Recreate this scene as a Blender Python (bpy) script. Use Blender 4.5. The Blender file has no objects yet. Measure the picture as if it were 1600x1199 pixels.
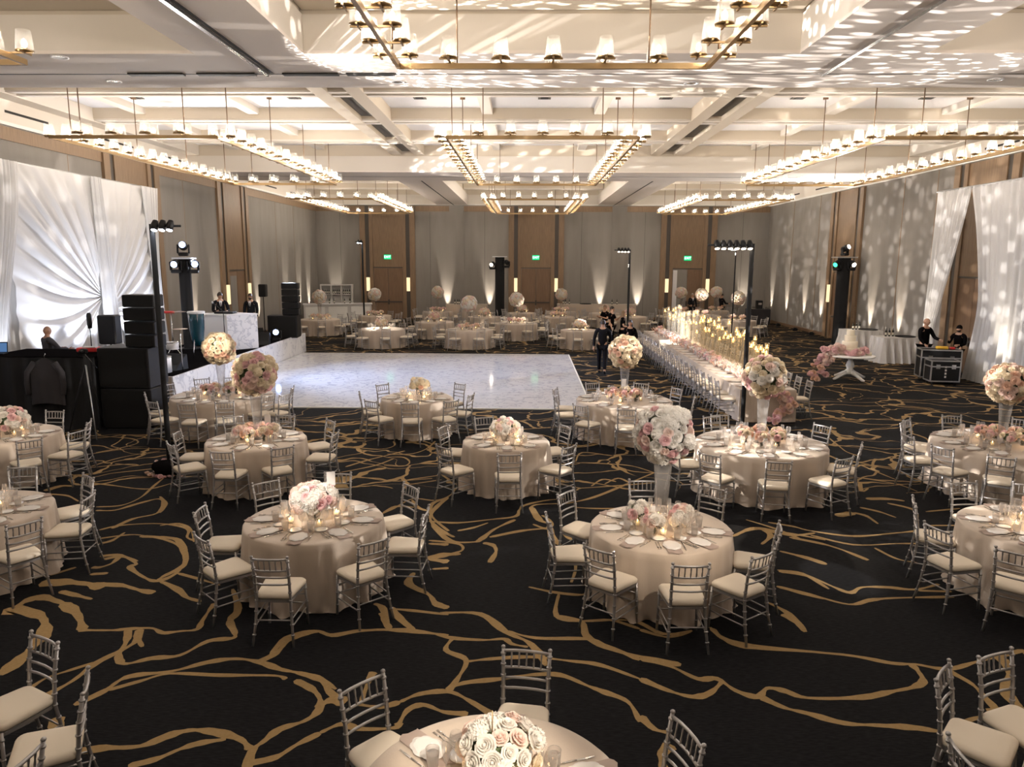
import bpy, math, random
from mathutils import Vector, Matrix
random.seed(7)
PI = math.pi
sc = bpy.context.scene
COL = sc.collection

# ------------------------------------------------------------------ camera
FPX, PIT, YAW, ROLL, CH = 1150.0, 0.1671, 0.0187, 0.0043, 3.72
Fv = Vector((-math.sin(YAW)*math.cos(PIT), math.cos(YAW)*math.cos(PIT), -math.sin(PIT)))
R0 = Vector((math.cos(YAW), math.sin(YAW), 0)); U0 = R0.cross(Fv)
Rv = R0*math.cos(ROLL)+U0*math.sin(ROLL); Uv = U0*math.cos(ROLL)-R0*math.sin(ROLL)
CP = Vector((0, 0, CH))
def ray(px, py): return Fv+Rv*((px-800)/FPX)+Uv*((599.5-py)/FPX)
def at(px, py, z=0.0):
    r = ray(px, py); return CP+r*((z-CH)/r.z)
def aty(px, py, y):
    r = ray(px, py); return CP+r*(y/r.y)
cam = bpy.data.objects.new('camera', bpy.data.cameras.new('camera'))
COL.objects.link(cam); sc.camera = cam
m = Matrix((Rv, Uv, -Fv)).transposed().to_4x4(); m.translation = CP
cam.matrix_world = m
cam.data.sensor_width = 36; cam.data.lens = FPX/1600*36
cam.data.clip_end = 200; cam.data.clip_start = 0.05

# ------------------------------------------------------------------ world, colour, render behaviour
sc.view_settings.view_transform = 'Standard'
sc.view_settings.look = 'None'
sc.view_settings.gamma = 1
sc.view_settings.use_curve_mapping = False
sc.view_settings.exposure = 0.35
w = bpy.data.worlds.new('world'); sc.world = w; w.use_nodes = True
w.node_tree.nodes['Background'].inputs[0].default_value = (1, .82, .66, 1)
w.node_tree.nodes['Background'].inputs[1].default_value = 0.02
cy = sc.cycles
cy.use_denoising = True
cy.max_bounces = 7; cy.diffuse_bounces = 3; cy.glossy_bounces = 3
cy.transmission_bounces = 3; cy.transparent_max_bounces = 24
cy.caustics_reflective = False; cy.caustics_refractive = False
cy.sample_clamp_indirect = 4.0
cy.use_light_tree = True

# ------------------------------------------------------------------ lights of the room (the lamps' own lights are with their builders)
LW = (1.0, .86, .73)       # warm lamp light
LC = (.80, .86, 1.0)       # cool stage light
E_CHAND = 37.0             # watts for each lamp cluster on a chandelier rail
E_UP = 1100.0
def light(kind, name, loc, energy, color, **kw):
    d = bpy.data.lights.new(name, kind); d.energy = energy; d.color = color
    for k, v in kw.items(): setattr(d, k, v)
    o = bpy.data.objects.new(name, d); o.location = loc; COL.objects.link(o)
    return o
def aim(o, tgt):
    d = Vector(tgt)-Vector(o.location)
    o.rotation_euler = d.to_track_quat('-Z', 'Y').to_euler()
def spot(name, loc, tgt, energy, color, deg, blend=.5, rad=.04):
    o = light('SPOT', name, loc, energy, color, spot_size=math.radians(deg), spot_blend=blend, shadow_soft_size=rad)
    aim(o, tgt); return o

# ------------------------------------------------------------------ materials
def mat(name, col, rough=.6, metal=0.0, emit=None, es=0.0, spec=None, coat=0.0, sheen=0.0, bump=None):
    m = bpy.data.materials.new(name); m.use_nodes = True
    b = m.node_tree.nodes['Principled BSDF']
    b.inputs['Base Color'].default_value = (*col, 1)
    b.inputs['Roughness'].default_value = rough; b.inputs['Metallic'].default_value = metal
    if spec is not None: b.inputs['Specular IOR Level'].default_value = spec
    if coat: b.inputs['Coat Weight'].default_value = coat
    if sheen: b.inputs['Sheen Weight'].default_value = sheen
    if emit: b.inputs['Emission Color'].default_value = (*emit, 1); b.inputs['Emission Strength'].default_value = es
    return m
def nt(m):
    return m.node_tree.nodes, m.node_tree.links, m.node_tree.nodes['Principled BSDF']
def vary(m, scale, c1, c2, detail=3, stretch=(1, 1, 1), rough=None):
    """procedural colour variation by noise in object space"""
    N, L, b = nt(m)
    tc = N.new('ShaderNodeTexCoord'); mp = N.new('ShaderNodeMapping'); mp.inputs['Scale'].default_value = stretch
    no = N.new('ShaderNodeTexNoise'); no.inputs['Scale'].default_value = scale; no.inputs['Detail'].default_value = detail
    cr = N.new('ShaderNodeValToRGB'); cr.color_ramp.elements[0].color = (*c1, 1); cr.color_ramp.elements[1].color = (*c2, 1)
    cr.color_ramp.elements[0].position = .3; cr.color_ramp.elements[1].position = .7
    L.new(tc.outputs['Object'], mp.inputs['Vector']); L.new(mp.outputs[0], no.inputs['Vector'])
    L.new(no.outputs['Fac'], cr.inputs['Fac']); L.new(cr.outputs[0], b.inputs['Base Color'])
    return m
def bump(m, scale, strength, stretch=(1, 1, 1)):
    N, L, b = nt(m)
    tc = N.new('ShaderNodeTexCoord'); mp = N.new('ShaderNodeMapping'); mp.inputs['Scale'].default_value = stretch
    no = N.new('ShaderNodeTexNoise'); no.inputs['Scale'].default_value = scale
    bp = N.new('ShaderNodeBump'); bp.inputs['Strength'].default_value = strength; bp.inputs['Distance'].default_value = .02
    L.new(tc.outputs['Object'], mp.inputs['Vector']); L.new(mp.outputs[0], no.inputs['Vector'])
    L.new(no.outputs['Fac'], bp.inputs['Height']); L.new(bp.outputs[0], b.inputs['Normal'])
    return m
def emis(name, col, s):
    m = bpy.data.materials.new(name); m.use_nodes = True
    N, L = m.node_tree.nodes, m.node_tree.links
    N.clear(); o = N.new('ShaderNodeOutputMaterial'); e = N.new('ShaderNodeEmission')
    e.inputs[0].default_value = (*col, 1); e.inputs[1].default_value = s; L.new(e.outputs[0], o.inputs[0]); return m
def glassy(name, col, opacity, rough=.05, body=(.9, .9, .9)):
    """thin glass: mostly clear, with a reflecting and faintly whitish film"""
    m = bpy.data.materials.new(name); m.use_nodes = True
    N, L = m.node_tree.nodes, m.node_tree.links
    N.clear(); o = N.new('ShaderNodeOutputMaterial')
    t = N.new('ShaderNodeBsdfTransparent'); t.inputs[0].default_value = (*col, 1)
    g = N.new('ShaderNodeBsdfGlossy'); g.inputs['Roughness'].default_value = rough
    d = N.new('ShaderNodeBsdfTranslucent'); d.inputs[0].default_value = (*body, 1)
    lw = N.new('ShaderNodeLayerWeight'); lw.inputs[0].default_value = .35
    mx = N.new('ShaderNodeMixShader'); L.new(lw.outputs['Facing'], mx.inputs[0])
    L.new(d.outputs[0], mx.inputs[1]); L.new(g.outputs[0], mx.inputs[2])
    mm = N.new('ShaderNodeMath'); mm.operation = 'MULTIPLY_ADD'; mm.inputs[1].default_value = opacity*1.6; mm.inputs[2].default_value = opacity*.45
    L.new(lw.outputs['Facing'], mm.inputs[0]); mm.use_clamp = True
    m2 = N.new('ShaderNodeMixShader'); L.new(mm.outputs[0], m2.inputs[0]); L.new(t.outputs[0], m2.inputs[1]); L.new(mx.outputs[0], m2.inputs[2])
    L.new(m2.outputs[0], o.inputs[0]); return m

M = {}
M['soffit'] = mat('painted_soffit', (.82, .745, .68), .8)
M['cream'] = mat('cream_paint', (.74, .685, .61), .85)
M['panel'] = mat('white_panel', (.78, .77, .77), .9)
M['tan'] = mat('tan_beam_paint', (.64, .56, .45), .8)
M['dark'] = mat('black_slot', (.012, .011, .010), .7)
M['recess'] = mat('grey_recess', (.12, .11, .09), .8)
M['chrome'] = mat('polished_metal', (.75, .75, .75), .2, 1)
M['wall'] = bump(vary(mat('grey_wall_fabric', (.3, .28, .26), .85), 3, (.235, .215, .195), (.265, .245, .222), 4, (1, 1, .15)), 60, .15)
M['wood'] = vary(mat('brown_wood_veneer', (.3, .18, .1), .5), 6, (.185, .118, .068), (.26, .172, .10), 6, (6, 6, .35))
M['wood2'] = vary(mat('dark_brown_wood_veneer', (.2, .12, .07), .5), 6, (.15, .088, .05), (.21, .128, .072), 6, (6, 6, .35))
M['groove'] = mat('dark_bronze_strip', (.055, .045, .036), .5)
M['brass'] = mat('aged_brass', (.33, .225, .115), .38, .9)
M['rod'] = mat('bronze_rod', (.20, .13, .08), .4, .8)
M['shade'] = glassy('clear_glass_shade', (.98, .97, .95), .20, .08, (.9, .88, .84))
M['glass'] = glassy('clear_tableware_glass', (.97, .96, .95), .36, .06, (1, .97, .94))
M['vase'] = glassy('fluted_vase_glass', (.94, .93, .93), .34, .10, (.5, .49, .48))
M['water'] = glassy('water', (.9, .9, .9), .25)
M['bulb'] = emis('glowing_bulb', (1, .91, .80), 30)
M['flame'] = emis('candle_flame', (1, .62, .20), 9)
M['silver'] = mat('silver_painted_wood', (.40, .385, .38), .32, .6)
M['cush'] = mat('ivory_cushion_fabric', (.78, .69, .56), .75)
M['linen'] = bump(mat('champagne_linen', (.49, .405, .325), .62, sheen=.25), 90, .08)
M['white_linen'] = mat('white_linen', (.66, .64, .62), .8)
M['napkin'] = mat('taupe_napkin', (.36, .28, .24), .8)
M['card'] = mat('white_menu_card', (.68, .65, .62), .6)
M['china'] = mat('white_china', (.8, .78, .75), .2)
M['steel'] = mat('steel_cutlery', (.6, .58, .55), .2, 1)
def petal(name, c):
    m = bpy.data.materials.new(name); m.use_nodes = True
    N, L, b = nt(m)
    b.inputs['Base Color'].default_value = (*c, 1); b.inputs['Roughness'].default_value = .65
    o = N['Material Output']; tr = N.new('ShaderNodeBsdfTranslucent'); tr.inputs[0].default_value = (*c, 1)
    mx = N.new('ShaderNodeMixShader'); mx.inputs[0].default_value = .4
    L.new(b.outputs[0], mx.inputs[1]); L.new(tr.outputs[0], mx.inputs[2]); L.new(mx.outputs[0], o.inputs[0])
    return m
M['white_p'] = petal('white_petal', (0.92, 0.88, 0.82))
M['blush_p'] = petal('blush_petal', (0.9, 0.72, 0.64))
M['pink_p'] = petal('pink_petal', (0.88, 0.6, 0.6))
M['peach_p'] = petal('peach_petal', (0.9, 0.64, 0.5))
M['cream_p'] = petal('cream_petal', (0.91, 0.8, 0.62))
M['leaf'] = mat('dark_green_leaf', (.05, .075, .025), .6)
M['wax'] = mat('ivory_wax', (.86, .78, .6), .5, emit=(1, .65, .3), es=.35)
M['glow_wax'] = mat('glowing_floating_candle', (.9, .7, .35), .5, emit=(1, .56, .14), es=3.2)
M['black'] = mat('black_cloth', (.006, .0055, .006), 1, spec=0)
M['blackp'] = mat('black_plastic', (.009, .009, .010), .5, spec=.25)
M['grill'] = bump(mat('black_speaker_grille', (.010, .010, .010), .7, spec=.15), 300, .4)
M['velour'] = mat('black_velour', (.009, .009, .010), 1)
M['whitep'] = mat('white_paint', (.78, .77, .78), .4)
M['cove'] = mat('white_cove', (.85, .84, .8), .7)
M['skin'] = mat('skin', (.50, .29, .19), .5)
M['skin_dark'] = mat('brown_skin', (.24, .12, .07), .5)
M['hair'] = mat('dark_brown_hair', (.025, .016, .012), .6)
M['hair_l'] = mat('light_brown_hair', (.20, .12, .06), .6)
M['hair_g'] = mat('grey_hair', (.32, .30, .28), .6)
M['suit'] = mat('black_suit_cloth', (.008, .008, .011), .9, spec=.15)
M['shirt'] = mat('white_shirt', (.75, .75, .78), .7)
M['charcoal'] = mat('charcoal_cloth', (.026, .023, .026), .9)
M['eye'] = mat('dark_eye', (.02, .015, .012), .3)
M['lip'] = mat('lips', (.38, .14, .12), .5)
M['teal'] = mat('teal_drum_shell', (.006, .045, .065), .25)
M['red'] = mat('red_lacquer', (.55, .03, .03), .3)
M['yellow'] = mat('yellow_plastic', (.62, .36, .03), .5)
M['alu'] = mat('aluminium_edge', (.55, .55, .55), .35, .8)
M['bottle'] = mat('dark_wine_bottle_glass', (.012, .014, .010), .1)
M['label'] = mat('cream_bottle_label', (.7, .66, .55), .6)
M['fondant'] = mat('cream_icing', (.85, .76, .60), .5)
M['exit_g'] = emis('green_exit_light', (.01, .60, .20), 1.3)
M['exit_w'] = emis('pale_exit_letters', (.75, 1, .85), 2.5)
M['sconce'] = emis('warm_sconce_glow', (1, .74, .42), 1.1)
M['led_c'] = emis('cool_lamp_lens', (.80, .88, 1), 40)
M['led_b'] = emis('blue_white_lamp_lens', (.35, .5, 1), 14)
M['led_w'] = emis('warm_lamp_lens', (1, .84, .66), 14)
M['led_g'] = emis('green_lamp_lens', (.05, .8, .35), 3)
M['screen'] = emis('blue_laptop_screen', (.12, .25, .5), .6)

def drape_mat(name, c):
    m = bpy.data.materials.new(name); m.use_nodes = True
    N, L, b = nt(m)
    b.inputs['Base Color'].default_value = (*c, 1); b.inputs['Roughness'].default_value = .7
    o = N['Material Output']
    tr = N.new('ShaderNodeBsdfTranslucent'); tr.inputs[0].default_value = (*c, 1)
    mx = N.new('ShaderNodeMixShader'); mx.inputs[0].default_value = .35
    L.new(b.outputs[0], mx.inputs[1]); L.new(tr.outputs[0], mx.inputs[2]); L.new(mx.outputs[0], o.inputs[0])
    return m
M['sheer'] = drape_mat('white_sheer_fabric', (.80, .79, .78))

def marble(name, base, vein, scale, rough=.08):
    m = mat(name, base, rough); N, L, b = nt(m)
    tc = N.new('ShaderNodeTexCoord')
    n1 = N.new('ShaderNodeTexNoise'); n1.inputs['Scale'].default_value = scale*.6; n1.inputs['Detail'].default_value = 5
    mix = N.new('ShaderNodeVectorMath'); mix.operation = 'MULTIPLY_ADD'; mix.inputs[1].default_value = (.9, .9, .9)
    L.new(tc.outputs['Object'], n1.inputs['Vector']); L.new(n1.outputs['Color'], mix.inputs[0]); L.new(tc.outputs['Object'], mix.inputs[2])
    n2 = N.new('ShaderNodeTexNoise'); n2.inputs['Scale'].default_value = scale; n2.inputs['Detail'].default_value = 6
    L.new(mix.outputs[0], n2.inputs['Vector'])
    a = N.new('ShaderNodeMath'); a.operation = 'SUBTRACT'; a.inputs[1].default_value = .5; L.new(n2.outputs['Fac'], a.inputs[0])
    c = N.new('ShaderNodeMath'); c.operation = 'ABSOLUTE'; L.new(a.outputs[0], c.inputs[0])
    cr = N.new('ShaderNodeValToRGB'); cr.color_ramp.elements[0].color = (*vein, 1); cr.color_ramp.elements[0].position = 0
    cr.color_ramp.elements[1].color = (*base, 1); cr.color_ramp.elements[1].position = .035
    L.new(c.outputs[0], cr.inputs[0]); L.new(cr.outputs[0], b.inputs['Base Color'])
    return m
M['marble'] = marble('white_marble_vinyl', (.78, .79, .83), (.50, .51, .60), 2.6, .075)
M['marble_v'] = marble('white_marble_facade', (.80, .80, .82), (.52, .53, .58), 2.2, .3)

def carpet():
    m = mat('black_and_gold_carpet', (.02, .02, .02), .95, spec=.1); N, L, b = nt(m)
    def math_(op, a, bb=None, clamp=False):
        n = N.new('ShaderNodeMath'); n.operation = op; n.use_clamp = clamp
        for i, v in enumerate((a, bb)):
            if v is None: continue
            if isinstance(v, (int, float)): n.inputs[i].default_value = v
            else: L.new(v, n.inputs[i])
        return n.outputs[0]
    tc = N.new('ShaderNodeTexCoord')
    nz = N.new('ShaderNodeTexNoise'); nz.inputs['Scale'].default_value = .55; nz.inputs['Detail'].default_value = 3.5
    vm = N.new('ShaderNodeVectorMath'); vm.operation = 'MULTIPLY_ADD'; vm.inputs[1].default_value = (2.6, 2.6, 0)
    L.new(tc.outputs['Object'], nz.inputs['Vector']); L.new(nz.outputs['Color'], vm.inputs[0]); L.new(tc.outputs['Object'], vm.inputs[2])
    vo = N.new('ShaderNodeTexVoronoi'); vo.feature = 'DISTANCE_TO_EDGE'; vo.voronoi_dimensions = '2D'; vo.inputs['Scale'].default_value = .62
    L.new(vm.outputs[0], vo.inputs['Vector'])
    n3 = N.new('ShaderNodeTexNoise'); n3.inputs['Scale'].default_value = .8; L.new(tc.outputs['Object'], n3.inputs['Vector'])
    wd = math_('MULTIPLY_ADD', n3.outputs['Fac'], .12); wd.node.inputs[2].default_value = -.042
    line = math_('LESS_THAN', vo.outputs['Distance'], wd)
    mp2 = N.new('ShaderNodeMapping'); mp2.inputs['Scale'].default_value = (.42, 1.0, 1); mp2.inputs['Location'].default_value = (3.7, 9.1, 0); L.new(vm.outputs[0], mp2.inputs[0])
    vo2 = N.new('ShaderNodeTexVoronoi'); vo2.feature = 'DISTANCE_TO_EDGE'; vo2.voronoi_dimensions = '2D'; vo2.inputs['Scale'].default_value = .95; L.new(mp2.outputs[0], vo2.inputs['Vector'])
    n5 = N.new('ShaderNodeTexNoise'); n5.inputs['Scale'].default_value = .45; L.new(mp2.outputs[0], n5.inputs['Vector'])
    wd2 = math_('MULTIPLY_ADD', n5.outputs['Fac'], .11); wd2.node.inputs[2].default_value = -.036
    line = math_('MAXIMUM', line, math_('LESS_THAN', vo2.outputs['Distance'], wd2))
    # the part next to the camera carries its own inlaid vein shapes
    sp = N.new('ShaderNodeSeparateXYZ'); L.new(tc.outputs['Object'], sp.inputs[0])
    far = math_('GREATER_THAN', sp.outputs['Y'], 11.6)
    side = math_('GREATER_THAN', math_('ABSOLUTE', sp.outputs['X']), 10.0)
    fac = math_('MULTIPLY', line, math_('MAXIMUM', far, side))
    n4 = N.new('ShaderNodeTexNoise'); n4.inputs['Scale'].default_value = 14; n4.inputs['Detail'].default_value = 4
    mp = N.new('ShaderNodeMapping'); mp.inputs['Scale'].default_value = (1, 5, 1); L.new(tc.outputs['Object'], mp.inputs[0]); L.new(mp.outputs[0], n4.inputs['Vector'])
    cr = N.new('ShaderNodeValToRGB'); cr.color_ramp.elements[0].color = (.0040, .0041, .0050, 1); cr.color_ramp.elements[1].color = (.0135, .0133, .0148, 1)
    cr.color_ramp.elements[0].position = .35; cr.color_ramp.elements[1].position = .7
    L.new(n4.outputs['Fac'], cr.inputs[0])
    mx = N.new('ShaderNodeMix'); mx.data_type = 'RGBA'; L.new(fac, mx.inputs[0]); L.new(cr.outputs[0], mx.inputs[6]); mx.inputs[7].default_value = (.29, .195, .09, 1)
    L.new(mx.outputs[2], b.inputs['Base Color'])
    return m
M['carpet'] = carpet()
M['gold'] = vary(mat('gold_carpet_vein', (.29, .195, .09), .95, spec=.1), 30, (.27, .18, .08), (.31, .21, .10))

# ------------------------------------------------------------------ mesh helpers
class MB:
    def __init__(s): s.v = []; s.f = []; s.mi = []; s.sm = []; s.k = 0
    def add(s, vs, fs, smooth=False):
        o = len(s.v); s.v += [tuple(v) for v in vs]
        for f in fs: s.f.append([i+o for i in f]); s.mi.append(s.k); s.sm.append(smooth)
        return s
    def box(s, x0, x1, y0, y1, z0, z1):
        v = [(x, y, z) for z in (z0, z1) for y in (y0, y1) for x in (x0, x1)]
        return s.add(v, [(0, 2, 3, 1), (4, 5, 7, 6), (0, 1, 5, 4), (2, 6, 7, 3), (0, 4, 6, 2), (1, 3, 7, 5)])
    def bbox(s, c, d, rot=None, bev=.0):
        x, y, z = d[0]/2, d[1]/2, d[2]/2; b = min(bev, x*.9, y*.9, z*.9)
        if not b:
            v = [Vector((i*x, j*y, k*z)) for k in (-1, 1) for j in (-1, 1) for i in (-1, 1)]
            f = [(0, 2, 3, 1), (4, 5, 7, 6), (0, 1, 5, 4), (2, 6, 7, 3), (0, 4, 6, 2), (1, 3, 7, 5)]
        else:
            lay = []
            for zz, ins in ((-z, b), (-z+b, 0), (z-b, 0), (z, b)):
                X, Y = x-ins, y-ins; r = b
                if ins: r = b*.5
                lay.append([Vector((a, c_, zz)) for a, c_ in ((X-r, -Y), (X, -Y+r), (X, Y-r), (X-r, Y), (-X+r, Y), (-X, Y-r), (-X, -Y+r), (-X+r, -Y))])
            v = [p for l in lay for p in l]; f = [tuple(reversed(range(8))), tuple(range(24, 32))]
            for l in range(3):
                for i in range(8): a = l*8+i; b2 = l*8+(i+1) % 8; f.append((a, b2, b2+8, a+8))
        if rot is not None: v = [rot @ p for p in v]
        return s.add([p+Vector(c) for p in v], f)
    def lathe(s, prof, n=16, c=(0, 0, 0), smooth=True, cap=True, ax=None):
        o = []; 
        for r, z in prof:
            for i in range(n):
                a = 2*PI*i/n; o.append(Vector((r*math.cos(a), r*math.sin(a), z)))
        f = []
        for l in range(len(prof)-1):
            for i in range(n):
                a = l*n+i; b = l*n+(i+1) % n; f.append((a, b, b+n, a+n))
        if cap:
            if prof[0][0] > 1e-4: f.append(tuple(reversed(range(n))))
            if prof[-1][0] > 1e-4: f.append(tuple(range((len(prof)-1)*n, len(prof)*n)))
        if ax is not None:
            q = Vector((0, 0, 1)).rotation_difference(Vector(ax)); o = [q @ p for p in o]
        return s.add([p+Vector(c) for p in o], f, smooth)
    def tube(s, path, rad, n=8, smooth=True, cap=True):
        path = [Vector(p) for p in path]; k = len(path)
        rr = rad if isinstance(rad, (list, tuple)) else [rad]*k
        vs = []; up = None
        for i, p in enumerate(path):
            t = (path[min(i+1, k-1)]-path[max(i-1, 0)]).normalized()
            if up is None: up = Vector((0, 0, 1)) if abs(t.z) < .9 else Vector((1, 0, 0))
            a = t.cross(up); 
            if a.length < 1e-4: a = t.cross(Vector((0, 1, 0)))
            a.normalize(); b = a.cross(t).normalized(); up = b
            for j in range(n):
                an = 2*PI*j/n; vs.append(p+(a*math.cos(an)+b*math.sin(an))*rr[i])
        f = []
        for l in range(k-1):
            for i in range(n):
                a = l*n+i; b = l*n+(i+1) % n; f.append((a, a+n, b+n, b))
        if cap: f += [tuple(range(n)), tuple(reversed(range((k-1)*n, k*n)))]
        return s.add(vs, f, smooth)
    def ball(s, c, r, n=12, m=8, jit=0, rnd=None):
        r = r if isinstance(r, (tuple, list)) else (r, r, r); vs = []; f = []
        for i in range(m+1):
            th = PI*i/m
            for j in range(n):
                ph = 2*PI*j/n; k = 1+(rnd.uniform(-jit, jit) if rnd else 0)
                vs.append((c[0]+r[0]*k*math.sin(th)*math.cos(ph), c[1]+r[1]*k*math.sin(th)*math.sin(ph), c[2]+r[2]*k*math.cos(th)))
        for i in range(m):
            for j in range(n):
                a = i*n+j; b = i*n+(j+1) % n; f.append((a, a+n, b+n, b))
        return s.add(vs, f, True)
    def grid(s, fn, nu, nv, smooth=True, closed=False):
        vs = [fn(i/nu, j/nv) for j in range(nv+1) for i in range(nu+(0 if closed else 1))]
        w_ = nu if closed else nu+1; f = []
        for j in range(nv):
            for i in range(nu):
                a = j*w_+i; b = j*w_+(i+1) % w_; f.append((a, b, b+w_, a+w_))
        return s.add(vs, f, smooth)
    def strip(s, pts, hw, z):
        pts = [Vector((p[0], p[1], 0)) for p in pts]; L = []; R = []
        for i, p in enumerate(pts):
            t = (pts[min(i+1, len(pts)-1)]-pts[max(i-1, 0)]); t.z = 0
            if t.length < 1e-6: t = Vector((1, 0, 0))
            t.normalize(); nrm = Vector((-t.y, t.x, 0)); h = hw[i]
            L.append(p+nrm*h); R.append(p-nrm*h)
        vs = [(q.x, q.y, z) for q in R+L]; n = len(pts)
        return s.add(vs, [(i, i+1, n+i+1, n+i) for i in range(n-1)])
    def mesh(s, name, mats):
        me = bpy.data.meshes.new(name); me.from_pydata(s.v, [], s.f)
        mats = mats if isinstance(mats, (list, tuple)) else [mats]
        for m_ in mats: me.materials.append(M[m_] if isinstance(m_, str) else m_)
        me.polygons.foreach_set('material_index', s.mi); me.polygons.foreach_set('use_smooth', s.sm)
        me.update(); return me
    def build(s, name, mats, parent=None, loc=None, rz=0):
        return inst(name, s.mesh(name, mats), parent, loc, rz)
def inst(name, me, parent=None, loc=None, rz=0):
    o = bpy.data.objects.new(name, me); COL.objects.link(o)
    if parent is not None: o.parent = parent
    if loc is not None: o.location = loc
    if rz: o.rotation_euler.z = rz
    return o
def tag(o, label, cat, group=None, kind=None):
    o['label'] = label; o['category'] = cat; o['kind'] = kind or 'thing'
    if group: o['group'] = group
    return o
def thing(name, label, cat, loc=(0, 0, 0), rz=0, group=None):
    o = bpy.data.objects.new(name, None); COL.objects.link(o); o.empty_display_size = .1
    o.location = loc; o.rotation_euler.z = rz
    return tag(o, label, cat, group)
def kids(o): return [c for c in KIDS.get(o.name, [])]
def copy_tree(src, tree, loc, rz=0):
    """src: root object, tree: list of (part, [sub-parts])"""
    r = src.copy(); COL.objects.link(r); r.location = loc; r.rotation_euler.z = rz
    for p, subs in tree:
        c = p.copy(); COL.objects.link(c); c.parent = r
        for q in subs:
            d = q.copy(); COL.objects.link(d); d.parent = c
    return r
def struct(name, mb, mats):
    o = mb.build(name, mats); o['kind'] = 'structure'; return o

# ================================================================== THE ROOM
XL, XR, YB, YF, ZS = -13.1, 14.9, -4.0, 46.5, 7.0
# ---- floor with carpet; near the camera the gold veins are inlaid shapes following the real pattern
fl = MB(); fl.add([(XL, YB, 0), (XR, YB, 0), (XR, YF, 0), (XL, YF, 0)], [(0, 1, 2, 3)])
fl.k = 1
V = []
def vein(o, s, w_, pts): V.append((o, s, w_, pts))
A = ((0, 840), 3.2)
for w_, p in ((.7, [(390, 468), (420, 465), (560, 465), (650, 458), (760, 455), (815, 478), (900, 470), (985, 460), (1010, 420), (1050, 360), (1075, 330)]),
    (1.8, [(60, 350), (50, 380), (110, 330), (200, 300), (300, 325), (335, 345), (390, 390), (415, 465)]), (1.9, [(60, 350), (190, 390), (225, 430), (210, 500), (150, 560), (90, 620), (0, 690)]),
    (.9, [(640, 460), (635, 510), (600, 565), (480, 630), (360, 720), (220, 795)]), (.5, [(480, 625), (350, 665), (220, 710), (120, 780)]), (.9, [(700, 460), (680, 520), (600, 575), (600, 620), (640, 632), (760, 605), (900, 590), (1040, 520), (1160, 505), (1175, 480), (1150, 420), (1195, 380), (1180, 310)]),
    (.9, [(370, 840), (520, 770), (600, 715), (680, 690), (860, 670), (1040, 625), (1180, 608), (1300, 625), (1400, 660), (1500, 680), (1600, 710), (1680, 760)]), (.6, [(540, 765), (700, 720), (850, 682), (1100, 690), (1370, 692), (1430, 710)]),
    (.9, [(1290, 625), (1380, 580), (1440, 520), (1520, 485), (1600, 470)]), (.9, [(1475, 715), (1560, 760), (1600, 810), (1590, 870), (1520, 920), (1400, 960), (1320, 1020), (1260, 1070), (1230, 1180)]),
    (1.1, [(370, 1075), (520, 1055), (700, 1045), (850, 990), (960, 965), (1080, 975), (1200, 1010), (1250, 1060)]), (.8, [(640, 1145), (780, 1110), (900, 1060), (1000, 1030), (1130, 1010)]),
    (.8, [(1250, 1130), (1380, 1100), (1480, 1040), (1600, 980)]), (.9, [(500, 95), (600, 90), (680, 130), (650, 150), (720, 200), (790, 218), (880, 180), (930, 110), (900, 40), (850, 5), (700, -5)]),
    (.6, [(800, 220), (900, 260), (940, 300), (1000, 320)]), (.6, [(890, 180), (1000, 210), (1100, 240)]), (2.6, [(200, 230), (330, 225), (450, 235), (520, 250)]), (1.3, [(450, 235), (600, 240), (690, 262), (770, 278)]), (1.0, [(300, 270), (380, 290), (460, 310)]),
    (.8, [(460, 150), (500, 150), (560, 130), (600, 95)]), (.8, [(450, 185), (540, 180)]), (.6, [(250, 190), (380, 150)]), (1.4, [(290, 900), (285, 950), (380, 990)]), (1.0, [(380, 1050), (360, 1090)]), (1.0, [(700, 460), (690, 500), (712, 548)])): vein(*A, w_, p)
Bq = ((0, 580), 4)
for w_, p in ((.5, [(610, 1050), (800, 1025), (900, 1030), (1050, 1060), (1130, 1110), (1160, 1199)]), (.6, [(620, 995), (760, 965), (1000, 955), (1170, 985), (1170, 1040), (1220, 1060)]), (.9, [(700, 985), (830, 925), (980, 890), (1025, 830), (990, 800), (860, 830), (720, 870), (600, 872)]),
    (.5, [(600, 850), (760, 840), (880, 790), (960, 720), (1040, 655)]), (.5, [(560, 700), (700, 715), (850, 735), (950, 735), (1080, 700)]), (.4, [(400, 640), (560, 665), (700, 640), (880, 620), (1060, 600)]), (.4, [(560, 605), (800, 582), (860, 590), (720, 580)]), (.4, [(560, 600), (760, 540), (1000, 500)]), (.4, [(560, 520), (760, 490), (900, 485), (1040, 490)]),
    (.5, [(400, 415), (560, 405), (700, 412), (830, 425), (860, 450), (760, 480), (600, 510)]), (.5, [(400, 360), (600, 350), (700, 325), (780, 310), (820, 280)]), (1.6, [(280, 750), (380, 720), (460, 720)]), (.6, [(310, 770), (420, 780), (490, 815)]), (.8, [(620, 1080), (700, 1060), (780, 1010)]), (.9, [(640, 1180), (760, 1160), (860, 1190)])): vein(*Bq, w_, p)
Cq = ((500, 960), 3.2)
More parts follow.
